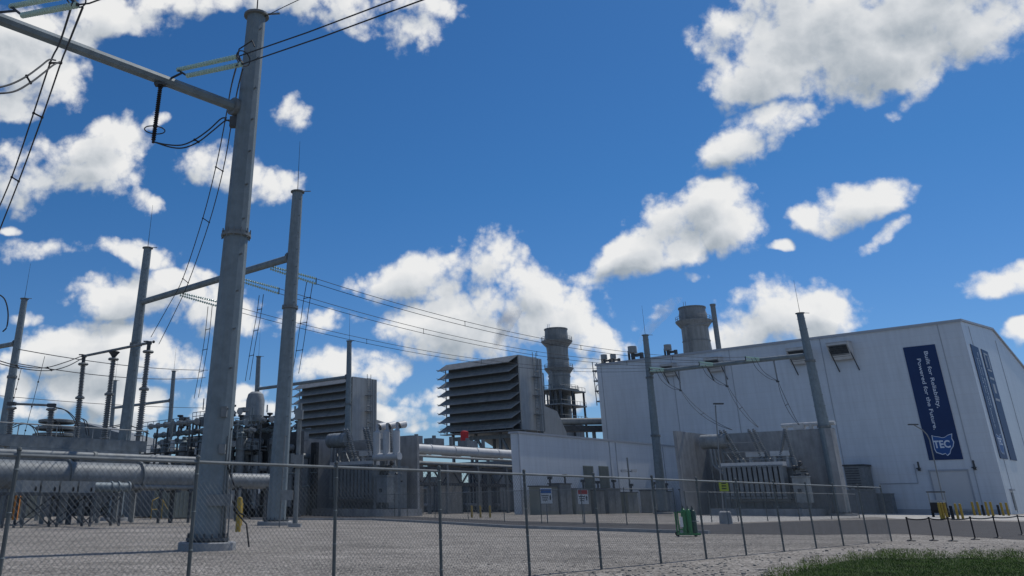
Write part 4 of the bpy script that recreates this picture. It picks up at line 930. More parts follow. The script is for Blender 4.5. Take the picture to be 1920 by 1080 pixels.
wireset('jumper_cable', 'sagging twin cable from the left edge to the left porcelain column', 'cable', [A, Bq], .05, [(A[5], Bq[5]), (A[11], Bq[11])])
# small insulators farther left
sm = []
for k, (px, py, yb, lb) in enumerate(((22,757,830,'left'), (97,760,825,'right'))):
    T_ = P(px, py, 92); B_ = P(px-6, yb, 92); B_ = V(B_.x, 92, max(1.5, B_.z)); dd = T_-B_; sm.append(T_)
    t = thing('bus_insulator', 'short porcelain column low at the left edge, %s one of two' % lb, 'insulator', B_, group='short porcelain columns at the left edge')
    MB().lathe(B_, dd, shed_profile(dd.length*.9, .36, 18), 12).build('porcelain', 'porc', t)
    MB().lathe(B_+dd*.84, dd, [(0,.3),(.1,.55),(.25,.5),(.3,.3)], 14).build('corona_cap', 'galv2', t)
    MB().box(T_, (.8,.5,.35)).build('terminal', 'dark', t, smooth=False)
    MB().tube(V(B_.x,92,0), B_, .25, n=8).build('support', 'galv2', t)
MB().tube(sm[0], sm[1], .12, n=8).build('bus_tube', 'galv2', label='short bus tube joining the two low porcelain columns at left', cat='bus tube')
for k, (pp, lb) in enumerate((([(100,763),(120,768),(136,783),(143,800)],'right of the short porcelain column'), ([(98,785),(108,795),(114,815)],'below the short porcelain column'), ([(18,800),(40,793),(60,800),(70,818)],'above the left pipe gallery'), ([(150,783),(158,790),(162,815)],'beside the left tall porcelain column'), ([(205,800),(235,796),(262,805),(275,812)],'between the middle and right tall porcelain columns'))):
    A = pxpath(pp, 92, 92); Bq = pxpath([(x+5, y+2) for x, y in pp], 92.5, 92.5)
    wireset('jumper_cable', 'arched twin cable '+lb, 'cable', [A, Bq], .05, group='arched cables low at the left')

# ------------------------------------------------------------ gas insulated bus pipes and cabinets (left foreground)
Gp = P(372, 897, 84)
def gl(px, py): p = PP(px, py, Gp, NE)-V(Gp.x, Gp.y, 0); return p.dot(E2), p.z
def bus_pipe(px0, px1, pyc, hw, label, off=0, flanges=(), m='steel'):
    """pipe parallel to E2, centre pixel pyc at px1"""
    e = PP(px1, pyc, Gp+E1*off, NE); s = PP(px0, 0, e, NE); s0 = e+E2*(PP(px0, pyc-10, e, NE)-e).dot(E2)
    r = hw/F*e.y/(_c-(CY-pyc)/F*_s)
    t = thing('gas_bus_pipe', label, 'pipe', V(s0.x, s0.y, 0), R45, 'large gas bus pipes')
    MB().tube(V(s0.x,s0.y,e.z), e, r, n=24).build('pipe', m, t)
    L = (e-V(s0.x,s0.y,e.z)).length; d = E2
    for f in flanges:
        c = e-E2*(L*f); g = MB().lathe(c, E2, [(-.12,r), (-.1,r*1.18), (.1,r*1.18), (.12,r)], 24)
        for k in range(16): a = 2*math.pi*k/16; o_ = (E1*math.cos(a)+UP*math.sin(a))*r*1.1; g.tube(c+o_-E2*.16, c+o_+E2*.16, .04, n=5)
        g.build('flange', 'galv2', t)
    for f in (.12, .58):
        c = e-E2*(L*f); g = MB().bar(V(c.x,c.y,0), V(c.x,c.y,e.z-r*.95), .22); g.box(V(c.x,c.y,e.z-r-.05), (r*1.6,.5,.2), ax=E1); g.build('stand', 'dark', t, smooth=False)
    return t
bus_pipe(-60, 372, 897, 22, 'thick grey horizontal pipe ending just left of the tallest mast', 0, (.0, .30, .62))
bus_pipe(-60, 372, 863, 6, 'thinner grey pipe running just above the thick pipe', -1.2, (.0, .5))
bus_pipe(395, 512, 903, 13, 'grey horizontal pipe between the tallest mast and the second mast', -1.5, (.02, .9))
bus_pipe(250, 372, 914, 4, 'slim pipe slung under the end of the thick pipe', .8, ())
# overhead gallery beam
Gb = P(270, 846, 84)
e = Gb; s0 = e+E2*(PP(-40, 836, e, NE)-e).dot(E2)
t = thing('cable_gallery', 'long flat steel gallery beam with a blunt end above the thick pipes', 'gallery', V(s0.x, s0.y, 0), R45)
L = (e-V(s0.x,s0.y,e.z)).length
zt_ = P(270, 828, 84).z; zb_ = P(270, 848, 84).z
MB().hexa([V(s0.x,s0.y,zb_)-E1*1, V(s0.x,s0.y,zb_)+E1*.4, V(e.x,e.y,zb_)+E1*.4, V(e.x,e.y,zb_)-E1*1], [V(s0.x,s0.y,zt_)-E1*1, V(s0.x,s0.y,zt_)+E1*.4, V(e.x,e.y,zt_)+E1*.4, V(e.x,e.y,zt_)-E1*1]).build('duct', 'steel', t, smooth=False)
g = MB()
for k in range(9): c = V(e.x,e.y,0)-E2*(L*(k+.3)/9); g.bar(c, c+UP*zb_, .3); g.tube(c+UP*zt_+E1*.4, c+UP*(zt_+.9)+E1*.4, .05, n=5)
g.tube(V(s0.x,s0.y,zt_+.9)+E1*.4, V(e.x,e.y,zt_+.9)+E1*.4, .06, n=6); g.build('posts', 'steel2', t, smooth=False)
g = MB()
for k in range(7): c = V(e.x,e.y,0)-E2*(L*(k+1.2)/9); g.box(c+UP*(zb_-.8)+E1*.5, (1.2,1.8,1.5), ax=E1, ay=E2)
g.build('operator_boxes', 'steel2', t, smooth=False)
# cabinets on braced frames
cp = PZ(215, 986); Lc = 9.6
t = thing('cabinet_frame', 'row of grey control cabinets on an X-braced steel stand', 'control cabinets', (cp.x, cp.y, 0), R45)
zc0 = P(160, 927, cp.y-2).z; zc1 = P(160, 903, cp.y-2).z
for k in range(4):
    y = -3.0-k*1.45; g = MB().box((-.1,y,(zc0+zc1)/2), (1.5,1.3,zc1-zc0)); c_ = g.build('cabinet', 'steel2', t, local=True, smooth=False)
    MB().box((.68,y+.35,(zc0+zc1)/2-.1), (.06,.12,.3)).build('handle', 'black', c_, local=True, smooth=False)
g = MB(); ys = (0, -2.4, -5.0, -7.6, -9.0)
for y in ys:
    for x in (-.7, .6): g.bar((x,y,0), (x,y,zc0 if y < -1 else zc0+.3), .15)
for y0_, y1_ in ((0,-2.4), (-2.4,-5.0), (-5.0,-7.6)):
    for x in (-.7, .6): g.bar((x,y0_,.15), (x,y1_,zc0-.15), .08); g.bar((x,y0_,zc0-.15), (x,y1_,.15), .08)
g.bar((.6,0,zc0), (.6,-9,zc0), .22); g.bar((-.7,0,zc0), (-.7,-9,zc0), .22); g.build('braced_stand', 'dark', t, local=True, smooth=False)
g = MB(); g.tube((-.3,-2.6,(zc0+zc1)/2+.1), (-.3,1.0,(zc0+zc1)/2+.1), .34, n=16); 
for y in (-.6,0,.9): g.tube((-.3,y,(zc0+zc1)/2+.1), (-.3,y+.12,(zc0+zc1)/2+.1), .43, n=16)
g.build('end_pipe', 'galv', t, local=True)
# containers
def cabin(px, py, w, d, h, m, label, name='equipment_container', cat_='container', rails=False):
    p = PZ(px, py); t = thing(name, label, cat_, (p.x, p.y, 0), R45)
    MB().box((0,d/2,h/2+.15), (w,d,h)).build('body', m, t, local=True, smooth=False)
    g = MB()
    for y in np.arange(.3, d, .5): g.box((w/2+.03,y,h/2+.15), (.06,.12,h-.3))
    for x in np.arange(-w/2+.3, w/2, .5): g.box((x,-.03,h/2+.15), (.12,.06,h-.3))
    g.build('corrugation', m, t, local=True, smooth=False)
    MB().box((0,d/2,h+.2), (w+.2,d+.2,.12)).build('roof', 'steel', t, local=True, smooth=False)
    if rails:
        g = MB()
        for y in (-2.2,-.9): g.tube((w/2,y,0), (w/2,y,1.9), .05, n=6)
        g.path([(w/2,-2.2,1.9),(w/2,-1.5,2.2),(w/2,-.9,1.9),(w/2,-.2,1.0)], .05); g.tube((w/2,-2.2,1.0), (w/2,-.9,1.0), .05, n=6); g.build('handrail', 'yellow', t, local=True)
    return t
cabin(232, 971, 4, 8.5, 3.6, 'steel', 'dark grey steel container behind the X-braced cabinet stand')
cabin(300, 973, 3.5, 6.0, 3.9, 'olive', 'olive grey container left of the tallest mast', rails=True)
cabin(-30, 975, 4, 5, 4.0, 'olive', 'olive grey container at the left edge behind the fence')
cabin(455, 962, 3, 6, 4.6, 'olive', 'olive grey kiosk between the two tall masts')
cabin(420, 975, 1.2, 1.5, 3.2, 'steel2', 'narrow pale cabinet just right of the tallest mast', 'electrical_cabinet', 'cabinet')
cabin(537, 968, 1.0, 1.4, 2.4, 'steel2', 'small pale cabinet right of the second mast', 'electrical_cabinet', 'cabinet')

# ------------------------------------------------------------ switchgear bays (left middle distance)
def bay(loc, label, seed, h=11.0, w=13.0, grp='gas insulated switchgear bays'):
    R = random.Random(seed); t = thing('switchgear_bay', label, 'switchgear', loc, R45, grp)
    for k in range(3):
        x = -w/2+1.8+k*(w-3.6)/2
        g = MB(); g.tube((x,0,1.2), (x,0,h*.62), .62, n=16); g.tube((x,3,1.2), (x,3,h*.5), .5, n=16); g.tube((x,0,h*.58), (x,3.4,h*.58), .42, n=14); g.tube((x,-2.6,h*.4), (x,0,h*.4), .42, n=14); g.tube((x,-2.6,1.0), (x,-2.6,h*.5), .4, n=14)
        tk = g.build('tank', 'steel', t, local=True)
        for z in np.arange(2, h*.62, 1.5): MB().lathe((x,0,z), UP, [(-.08,.6),(-.07,.78),(.07,.78),(.08,.6)], 16).build('flange', 'galv', tk, local=True)
        for z in np.arange(1.6, h*.5, 1.7): MB().lathe((x,-2.6,z), UP, [(-.08,.38),(-.07,.55),(.07,.55),(.08,.38)], 14).build('flange', 'galv', tk, local=True)
        g = MB(); g.lathe((x,0,h*.62), UP, [(0,.5),(.1,.7),(.3,.7),(.5,.3),(1.0,.28)], 14); g.build('tank_cap', 'galv', tk, local=True)
    for k, z in enumerate((h*.66, h*.72, h*.8)):
        g = MB().tube((-w/2-.8+k*.5,.5-k*1.0,z), (w/2+.4-k,.5-k*1.0,z), .24+.06*(k % 2), n=12)
        for x in np.arange(-w/2, w/2, 1.9): g.tube((x,.5-k,z), (x+.16,.5-k,z), .42, n=12)
        g.build('header_pipe', 'galv' if k % 2 else 'steel2', t, local=True)
    for k in range(30):
        a = V(R.uniform(-w/2,w/2), R.uniform(-3.2,3), R.uniform(1,h*.88)); ax = R.choice((0,0,2,2,1)); L = R.uniform(.8,3.4); e = a.copy(); e[ax] += L
        if e.z > h*.93: e.z = h*.93
        MB().tube(a, e, R.uniform(.06,.16), n=7).build('small_pipe', 'galv', t, local=True)
    for k in range(16): MB().box((R.uniform(-w/2,w/2), R.uniform(-3,2), R.uniform(1.4,h*.84)), (R.uniform(.5,1.4), R.uniform(.5,1.2), R.uniform(.4,1.3))).build('operator_box', 'steel', t, local=True, smooth=False)
    for k in range(10): MB().box((R.uniform(-w/2,w/2), -3.2, R.uniform(.8,h*.62)), (R.uniform(.3,.7), .3, R.uniform(.4,1.6))).build('terminal_box', 'white' if k % 2 else 'steel2', t, local=True, smooth=False)
    g = MB()
    for x in np.linspace(-w/2,w/2,6):
        for y in (-3.4, 3.2): g.bar((x,y,0), (x,y,h*.75 if y < 0 else h*.6), .18)
    for z in (h*.3, h*.54): g.box((0,-3.0,z), (w,1.2,.1))
    g.build('frame', 'dark', t, local=True, smooth=False)
    g = MB()
    for z in (h*.3, h*.54, h*.75):
        for x in np.linspace(-w/2,w/2,10): g.tube((x,-3.6,z), (x,-3.6,z+1.0), .04, n=5)
        for dz in (.5, 1.0): g.tube((-w/2,-3.6,z+dz), (w/2,-3.6,z+dz), .045, n=5)
    g.build('railing', 'galv', t, local=True)
    g = MB().box((0,3.9,h*.36), (w*.9,.5,h*.72)); g.build('back_casing', 'dark', t, local=True, smooth=False)
    for k in range(5): x = R.uniform(-w/2,w/2); z = h*R.uniform(.7,.84); MB().lathe((x,R.uniform(-1.5,1),z), UP, [(0,.2),(.1,.5),(.3,.5),(.4,.2),(.9,.15),(1.0,.4),(1.2,.4)], 12).build('bushing_cap', 'dark', t, local=True)
    return t
def at(px, Y): p = P(px, 943, Y); return (p.x, p.y, 0)
bay(at(335,118), 'dense grey pipework switchgear bay just left of the tallest mast', 3, 14.2, 13)
bay(at(486,118), 'switchgear bay with pale pipes seen between the two tall masts', 5, 14.6, 8)
bay(at(425,116), 'switchgear bay with dark drum caps directly right of the tallest mast', 8, 15.6, 8)
bay(at(541,132), 'narrow switchgear bay just right of the second mast', 9, 14.0, 3.4)
bay(at(280,150), 'low switchgear bay behind the right porcelain column', 11, 12.5, 12)
bay(at(120,128), 'low switchgear bay behind the left porcelain columns', 13, 10.6, 16)
bay(at(20,128), 'low switchgear bay at the left edge behind the gallery beam', 17, 9.8, 14)
p = P(480, 735, 128); MB().lathe(V(p.x,p.y,0), UP, [(0,1.35),(p.z-1.2,1.35),(p.z-.3,1.1),(p.z,.7)], 18).build('surge_vessel', 'steel2', label='rounded pale vessel top above the switchgear between the two tall masts', cat='tank')
p = P(105, 803, 120); t = thing('cooling_drums', 'stack of wide flat discs low at left behind the gallery beam', 'cooler', (p.x, p.y, 0)); g = MB()
for k in range(5): g.lathe(V(p.x,p.y,p.z-3+k*.9), UP, [(0,3.0-.2*k),(.1,3.4-.25*k),(.4,3.4-.25*k),(.5,2.8-.2*k)], 24)
g.build('discs', 'galv2', t); MB().tube((p.x,p.y,0), (p.x,p.y,p.z-3), 1.5, n=14).build('pedestal', 'steel', t)
p = P(185, 812, 130); MB().prism([V(p.x-6,130,0), V(p.x-6,130,p.z-.5), V(p.x-3,130,p.z+1.6), V(p.x+4,130,p.z-.2), V(p.x+7,130,p.z-4), V(p.x+7,130,0)], V(2,9,0)).build('duct_housing', 'steel', label='dark sloping duct housing between the left and middle porcelain columns', cat='housing', smooth=False)
# slim post with box right of the second mast
B_ = PZ(553, 988); T_ = P(563, 757, B_.y); t = thing('instrument_post', 'slim dark steel post with small boxes right of the second mast', 'post', B_)
MB().tube(B_, V(T_.x,T_.y,T_.z), .2, .16, 10).build('post', 'galv2', t)
g = MB().box(B_+V(.1,-.2,4.6), (.7,.5,.9)); g.box(B_+V(-.7,0,2.2), (.9,.5,.7)); g.box(B_+V(0,-.2,8), (.6,.5,.7)); g.bar(B_+V(-1.2,.3,0), B_+V(-1.1,.3,6.5), .12); g.build('boxes', 'steel', t, smooth=False)
MB().box(B_+UP*.12, (.9,.9,.24)).build('footing', 'conc', t, smooth=False)

# ------------------------------------------------------------ cabinets and masts in front of annex
for k, (px, w, h, m, lb) in enumerate(((988,4.6,5.6,'olive','olive cabinet at the left end of the row below the annex wall'), (1020,3.2,6.2,'steel','grey cabinet left of the blue headed sign'), (1052,4.4,5.2,'olive','olive cabinet between the blue headed and red headed signs'), (1083,3.0,5.0,'steel','grey cabinet directly behind the red headed sign'), (1112,4.0,5.4,'steel','wide grey cabinet below the annex wall louvres'), (1146,3.4,4.6,'olive','olive cabinet at the annex wall seam'), (1190,3.4,5.2,'steel2','pale cabinet below the twin floodlights'), (1215,2.6,5.0,'steel2','pale cabinet left of the hall gantry pole'), (1262,2.6,5.6,'steel2','pale cabinet between the hall gantry pole and the firewall'))):
    h *= .7; y, _ = wl(px, 940); base = V(WA.x,WA.y,0)+E2*y+E1*3.2
    t = thing('switch_cabinet', lb, 'cabinet', (base.x,base.y,0), R45, 'cabinets along the annex wall')
    MB().box((0,0,h/2), (2.0,w,h)).build('body', m, t, local=True, smooth=False)
    g = MB()
    for j in range(2): g.box((1.02,-w/4+j*w/2,h*.52), (.05,w*.44,h*.8))
    g.build('door', m if m != 'olive' else 'steel', t, local=True, smooth=False)
    MB().box((0,0,h+.08), (2.3,w+.3,.16)).build('roof', 'dark', t, local=True, smooth=False)
    g = MB(); g.tube((.4,w*.3,h), (.4,w*.3,h+1.2), .15, n=8); g.box((.4,w*.3,h+1.3), (.7,.4,.4)); g.build('antenna', 'dark', t, local=True, smooth=False)
def flood(px, pyb, pyt, Y, lb):
    b = P(px, pyb, Y); z = P(px, pyt, Y).z; t = thing('floodlight_mast', lb, 'floodlight', (b.x,b.y,0))
    MB().tube((b.x,b.y,0), (b.x,b.y,z), .14, n=8).build('mast', 'galv2', t)
    for sx in (-1,1):
        g = MB().box((b.x+sx*.9,b.y-.3,z-2.2), (.9,.7,.45)); hd = g.build('lamp_head', 'white', t, smooth=False)
    g = MB().bar((b.x-1,b.y,z-2.3), (b.x+1,b.y,z-2.3), .12); g.build('arm', 'galv2', t, smooth=False)
flood(1186, 958, 858, 158, 'twin headed floodlight mast in front of the annex')
# ------------------------------------------------------------ wall HVAC unit
xa, za_ = hl(1592, 878); xb2, zb3 = hl(1645, 918)
p = C+E1*((xa+xb2)/2)
t = thing('ventilation_unit', 'dark boxy ventilation unit against the hall wall right of the concrete pier', 'ventilation unit', (p.x,p.y,0), R45)
w_ = (xb2-xa)*.82
MB().box((0,-2.0,(za_+zb3)/2+.2), (w_,3.6,za_-zb3)).build('casing', 'steel', t, local=True, smooth=False)
MB().box((0,-2.0,za_+.35), (w_+.4,4.0,.25)).build('roof', 'dark', t, local=True, smooth=False)
g = MB()
for k in range(8): g.box((-w_*.1,-3.86,zb3+.6+k*(za_-zb3)/9), (w_*.7,.1,.12))
g.build('louvre', 'dark', t, local=True, smooth=False)
g = MB()
for x in (-w_/2+.3,w_/2-.3):
    for y in (-3.5,-.6): g.bar((x,y,0), (x,y,zb3+.3), .25)
g.build('legs', 'steel', t, local=True, smooth=False)
# low plant screens right of pier
for k, (px, py, w, h, lb) in enumerate(((1625,963,4.2,3.6,'low grey plant box under the wall ventilation unit'), (1668,963,2.6,3.0,'small grey plant box at the foot of the hall wall left of the roller door'))):
    p = PZ(px, py)-E2*1; t = thing('plant_box', lb, 'plant box', (p.x,p.y,0), R45, 'plant boxes along the hall wall')
    MB().box((0,0,h/2), (w,2,h)).build('casing', 'steel', t, local=True, smooth=False); MB().box((0,0,h+.08), (w+.2,2.2,.16)).build('roof', 'steel2', t, local=True, smooth=False)

# ------------------------------------------------------------ street lamps
def lamp(base_px, top_px, arm_px, Y, lb):
    b = P(*base_px, Y); b.z = 0; tp_ = P(*top_px, Y); ar = P(*arm_px, Y); t = thing('street_lamp', lb, 'street lamp', b, group='street lamps by the hall')
    MB().path([b, b.lerp(V(tp_.x,tp_.y,0),.5)+UP*tp_.z*.5, tp_-UP*.9, tp_-UP*.35+(ar-tp_)*.1, tp_+(ar-tp_)*.35, ar], .085, 8).build('post', 'steel', t)
    MB().box(ar, (1.3,.5,.16)).build('lamp_head', 'dark', t, smooth=False)
    MB().tube(b, b+UP*.7, .28, n=12).build('footing', 'conc', t)
lamp((1357,968), (1340,757), (1347,757), 118, 'slim curved street lamp in front of the round tank of the big transformer')
lamp((1774,962), (1740,812), (1712,796), 128, 'slim street lamp with a long curved arm across the navy banner')

# ------------------------------------------------------------ signs
def sign(px0, px1, py0, py1, pyb, m_head, lb, m_face='signw', Y=None, post=True):
    b = PZ((px0+px1)/2, pyb) if Y is None else V(P((px0+px1)/2, 943, Y).x, Y, 0); Y = b.y
    a = P(px0, py0, Y); c = P(px1, py1, Y); t = thing('warning_sign', lb, 'sign', b)
    w = c.x-a.x; h = a.z-c.z; cx = (a.x+c.x)/2; cz = (a.z+c.z)/2
    MB().box((cx,Y,cz), (w,.04,h)).build('panel', m_face, t, smooth=False)
    g = MB()
    if m_head: MB().box((cx,Y-.03,a.z-h*.2), (w*.88,.02,h*.27)).build('header', m_head, t, smooth=False)
    if m_head:
        for k in range(3): g.box((cx-w*.1,Y-.03,a.z-h*(.5+.14*k)), (w*(.6-.1*k),.02,h*.055))
        g.box((cx+w*.34,Y-.03,a.z-h*.62), (w*.1,.02,h*.3))
    else:
        for k in range(3): g.box((cx,Y-.03,a.z-h*(.27+.24*k)), (w*(.5),.02,h*.1))
    g.build('lettering', 'black', t, smooth=False)
    g = MB().tube((cx,Y+.08,0), (cx,Y+.08,a.z-.05), .05, n=8); g.build('post', 'galv2', t)
    return t
sign(1012, 1036, 915, 944, 981, 'signb', 'white sign with a blue header on a post by the road')
sign(1082, 1104, 917, 945, 982, 'signr', 'white sign with a red header on a post by the road')
sign(1347, 1367, 901, 921, 984, None, 'bright yellow-green sign on a post before the big transformer', 'signy')
p = PZ(1362, 982); MB().lathe(V(p.x,p.y,0), UP, [(0,.55),(.9,.5),(1.0,.35)], 14).build('sign_footing', 'conc', label='concrete footing at the base of the yellow-green sign', cat='footing')
# ------------------------------------------------------------ bollards
def bollard(px, py, h, r, lb, grp, m='yellow'):
    p = PZ(px, py); return MB().lathe(p, UP, [(0,r),(h-.1,r),(h-.02,r*.75),(h,r*.3)], 14).build('bollard', m, label=lb, cat='bollard', group=grp)
bollard(446, 997, 2.0, .17, 'thick yellow bollard standing right beside the tallest mast', 'yellow bollards')
bollard(450, 985, 1.7, .16, 'yellow bollard just behind the thick one beside the tallest mast', 'yellow bollards')
bollard(27, 975, 2.4, .3, 'orange post behind the leftmost fence post', 'yellow bollards', 'orange')
for i, px in enumerate((644, 659, 673)): bollard(px, 966.5, 1.35, .09, 'thin yellow bollard below the slender gantry pole, %s of three' % ('left', 'middle', 'right')[i], 'yellow bollards')
for i, px in enumerate((885, 901, 919)): bollard(px, 970.5, 1.35, .13, 'yellow bollard at the foot of the pipe rack, %s of three' % ('left', 'middle', 'right')[i], 'yellow bollards')
for i, px in enumerate((1766, 1771, 1777)): bollard(px, 973.5, 1.7, .13, 'yellow bollard beside the golf cart, %s of three' % ('left', 'middle', 'right')[i], 'yellow bollards')
for i, (px, py) in enumerate(((1797,973), (1806,973))): bollard(px, py, 1.6, .13, 'yellow bollard before the roller door, %s of two' % ('left', 'right')[i], 'yellow bollards')
for i, (px, py) in enumerate(((1828,966.5), (1838,966.5))): bollard(px, py, 1.8, .15, 'yellow bollard right of the roller door, %s of two' % ('left', 'right')[i], 'yellow bollards')
for i, (px, py) in enumerate(((1854,967.5), (1863,968))): bollard(px, py, 1.8, .15, 'yellow bollard left of the hall corner, %s of two' % ('left', 'right')[i], 'yellow bollards')
for i, (px, py) in enumerate(((1882,967), (1892,967))): bollard(px, py, 1.7, .15, 'yellow bollard at the hall corner, %s of two' % ('left', 'right')[i], 'yellow bollards')
for i, (px, py, lb) in enumerate(((1788,975,'short black post among the yellow bollards before the roller door'), (1846,967,'short black post left of the hall corner bollards'), (1875,966,'short black post right beside the hall corner bollards'))): bollard(px, py, 1.4, .16, lb, 'black posts at the hall', 'black')
# ------------------------------------------------------------ stanchions with belt
tops = []
SP = ((1709,1014.5),(1751,1014),(1787,1015),(1829,1012),(1872,1009),(1917,1003.5),(1965,999))
for i, (px, py) in enumerate(SP):
    p = PZ(px, py); t = thing('belt_stanchion', 'black belt stanchion on the gravel, %s from the left' % ('first','second','third','fourth','fifth','sixth','seventh')[i], 'stanchion', p, group='black belt stanchions along the road')
    MB().lathe(p, UP, [(0,.2),(.03,.2),(.06,.08),(.07,.035)], 16).build('base', 'black', t)
    MB().tube(p+UP*.05, p+UP*1.0, .034, n=10).build('post', 'black', t)
    MB().tube(p+UP*.93, p+UP*1.04, .045, n=10).build('head', 'black', t); tops.append(p+UP*.97)
for i in range(len(tops)-1):
    a, b = tops[i], tops[i+1]; g = MB(); c = cat(a, b, .05, 8)
    for j in range(8): g.bar(c[j], c[j+1], .012, .055)
    g.build('barrier_belt', 'black', label='black belt strung between the %s pair of stanchions' % ('first','second','third','fourth','fifth','sixth')[i], cat='belt', group='belts between the stanchions', smooth=False)
# ------------------------------------------------------------ golf cart
p = PZ(1765, 969.5); t = thing('golf_cart', 'small golf cart with a dark roof parked at the roller door', 'golf cart', (p.x,p.y,0), -.56)
g = MB().box((0,1.2,.75), (1.9,3.2,.55)); g.box((0,-.5,1.25), (1.8,.3,.9)); g.prism([V(-.9,2.6,.6),V(-.9,2.8,1.3),V(-.9,2.2,1.6),V(-.9,2.0,.6)], V(1.8,0,0)); g.build('body', 'black', t, local=True, smooth=False)
MB().box((0,.9,1.2), (1.7,.9,.35)).box((0,.4,1.65), (1.7,.2,.7)).build('seat', 'white', t, local=True, smooth=False)
MB().box((0,1.0,2.95), (2.1,2.9,.14)).build('roof', 'dark', t, local=True, smooth=False)
g = MB()
for x in (-.9,.9): g.bar((x,-.3,1.0), (x,-.3,2.9), .07); g.bar((x,2.4,1.2), (x,2.1,2.9), .07)
g.build('roof_posts', 'steel2', t, local=True, smooth=False)
for x in (-.85,.85):
    for y in (0,2.3): w_o = MB().tube((x-.12,y,.32), (x+.12,y,.32), .32, n=18).build('wheel', 'black', t, local=True)
# ------------------------------------------------------------ green cylinder cart
p = PZ(1291, 1006); t = thing('cylinder_cart', 'green gas cylinder cart standing just behind the chain link fence', 'cylinder cart', p)
g = MB().box(p+V(.02,0,.12), (1.1,.6,.1)); 
for x in (-.53,-.2): g.bar(p+V(x,-.25,.1), p+V(x,-.25,1.2), .06)
g.bar(p+V(-.53,-.25,1.2), p+V(-.2,-.25,1.2), .06); g.bar(p+V(-.53,-.25,.35), p+V(-.2,-.25,.35), .06); g.bar(p+V(-.5,.25,.1), p+V(-.5,.25,1.2), .06); g.build('frame', 'green', t, smooth=False)
MB().box(p+V(-.37,-.27,.72), (.16,.02,.5)).build('label_plate', 'signw', t, smooth=False)
for x, y, m, h in ((-.12,0,'green',1.32), (.1,-.12,'green',1.3), (.36,-.1,'dgreen',1.25), (.42,.2,'dgreen',1.3)):
    c = p+V(x,y,.17); cyl = MB().lathe(c, UP, [(0,.13),(h*.78,.14),(h*.88,.09),(h*.9,.05),(h*.93,.05)], 16).build('cylinder', m, t)
    MB().tube(c+UP*h*.9, c+UP*(h+.02), .035, n=8).build('valve', 'dark', cyl)
MB().ring(p+V(.38,.03,.75), UP, .26, .025, 20, 5).build('strap', 'galv', t)
for x in (-.45,.5): MB().tube(p+V(x,.3,.13), p+V(x,.38,.13), .13, n=14).build('wheel', 'black', t)
# ------------------------------------------------------------ chain link fences
def chain_fence(pts, h, label, post_r=.035, pitch=.10, wr=.0027, mesh=True, mid=False):
    t = thing('chain_link_fence', label, 'fence', V(pts[0][0], pts[0][1], 0))
    for i, p in enumerate(pts):
        p = V(*p, 0); g = MB().tube(p, p+UP*(h+.06), post_r, n=8); g.sphere(p+UP*(h+.08), post_r*1.25, 8); g.build('post', 'fence', t)
    g = MB(); 
    for a, b in zip(pts, pts[1:]): g.tube(V(*a, h), V(*b, h), post_r*.75, n=8)
    g.build('top_rail', 'galv2', t)
    if post_r < .038:
        for p in pts:
            for z in np.linspace(.3, h-.2, 4): MB().ring(V(*p, z), UP, post_r+.004, .007, 8, 4).build('tie_wire', 'galv', t)
    if not mesh: return t
    for a, b in zip(pts, pts[1:]):
        a = V(*a, 0); b = V(*b, 0); d = b-a; L = d.length; d /= L; g = MB(); nn = V(-d.y, d.x, 0)*wr; z0 = .04; hh = h-z0
        for sgn in (1, -1):
            k = -hh
            while k < L:
                s0, s1 = max(0, k), min(L, k+hh)
                if s1-s0 > .02:
                    if sgn == 1: za_, zb_ = z0+(s0-k), z0+(s1-k)
                    else: za_, zb_ = z0+hh-(s0-k), z0+hh-(s1-k)
                    p, q = a+d*s0+UP*za_+nn*sgn, a+d*s1+UP*zb_+nn*sgn
                    e = (q-p).normalized(); u = e.cross(nn.normalized())*wr
                    g.add([p+u, p-u*.5+nn*.87, p-u*.5-nn*.87, q+u, q-u*.5+nn*.87, q-u*.5-nn*.87], [(0,1,4,3), (1,2,5,4), (2,0,3,5)])
                k += pitch
        g.build('chain_link_mesh', 'galv2', t, smooth=False)
    return t
F0 = PZ(1128, 1068); F1_ = PZ(1672, 1015); fd = (F1_-F0).normalized(); sp = (PZ(1240,1057)-F0).dot(fd)
FH = 2.32
fpts = [(F0+fd*k)[:2] for k in (-25.8,-22.6,-19.4,-16.18,-12.97,-9.66,-6.5,-3.25,0,3.28,6.22,9.22,12.5,15.72,18.8,22.0,25.24)]
chain_fence(fpts, FH, 'near chain link fence running across the foreground')
# bottom clamps at two posts
# inner fence along the road's far side
ip = [G(552,966), G(590,967), G(628,967.5), G(682,968), G(740,969), G(764,969.5), G(816,971), G(878,974), G(946,978), G(1016,981), G(1094,983), G(1176,985), G(1270,999-15)]
chain_fence(ip, P(946,921,G(946,978)[1]).z, 'inner chain link fence along the far side of the road', .04, .16, .004)
ip2 = [G(1300,999), G(1262,990), G(1178,984.5)]
fr = [F1_[:2], G(1672,1015)]
# ------------------------------------------------------------ transformer yard rail fence (far)
chain_fence([G(1290,979), G(1335,979), G(1385,978), G(1440,977), G(1500,976), G(1560,974), G(1612,972)], P(1440,924,G(1440,977)[1]).z, 'distant chain link fence in front of the big transformer', .05, .22, .005)
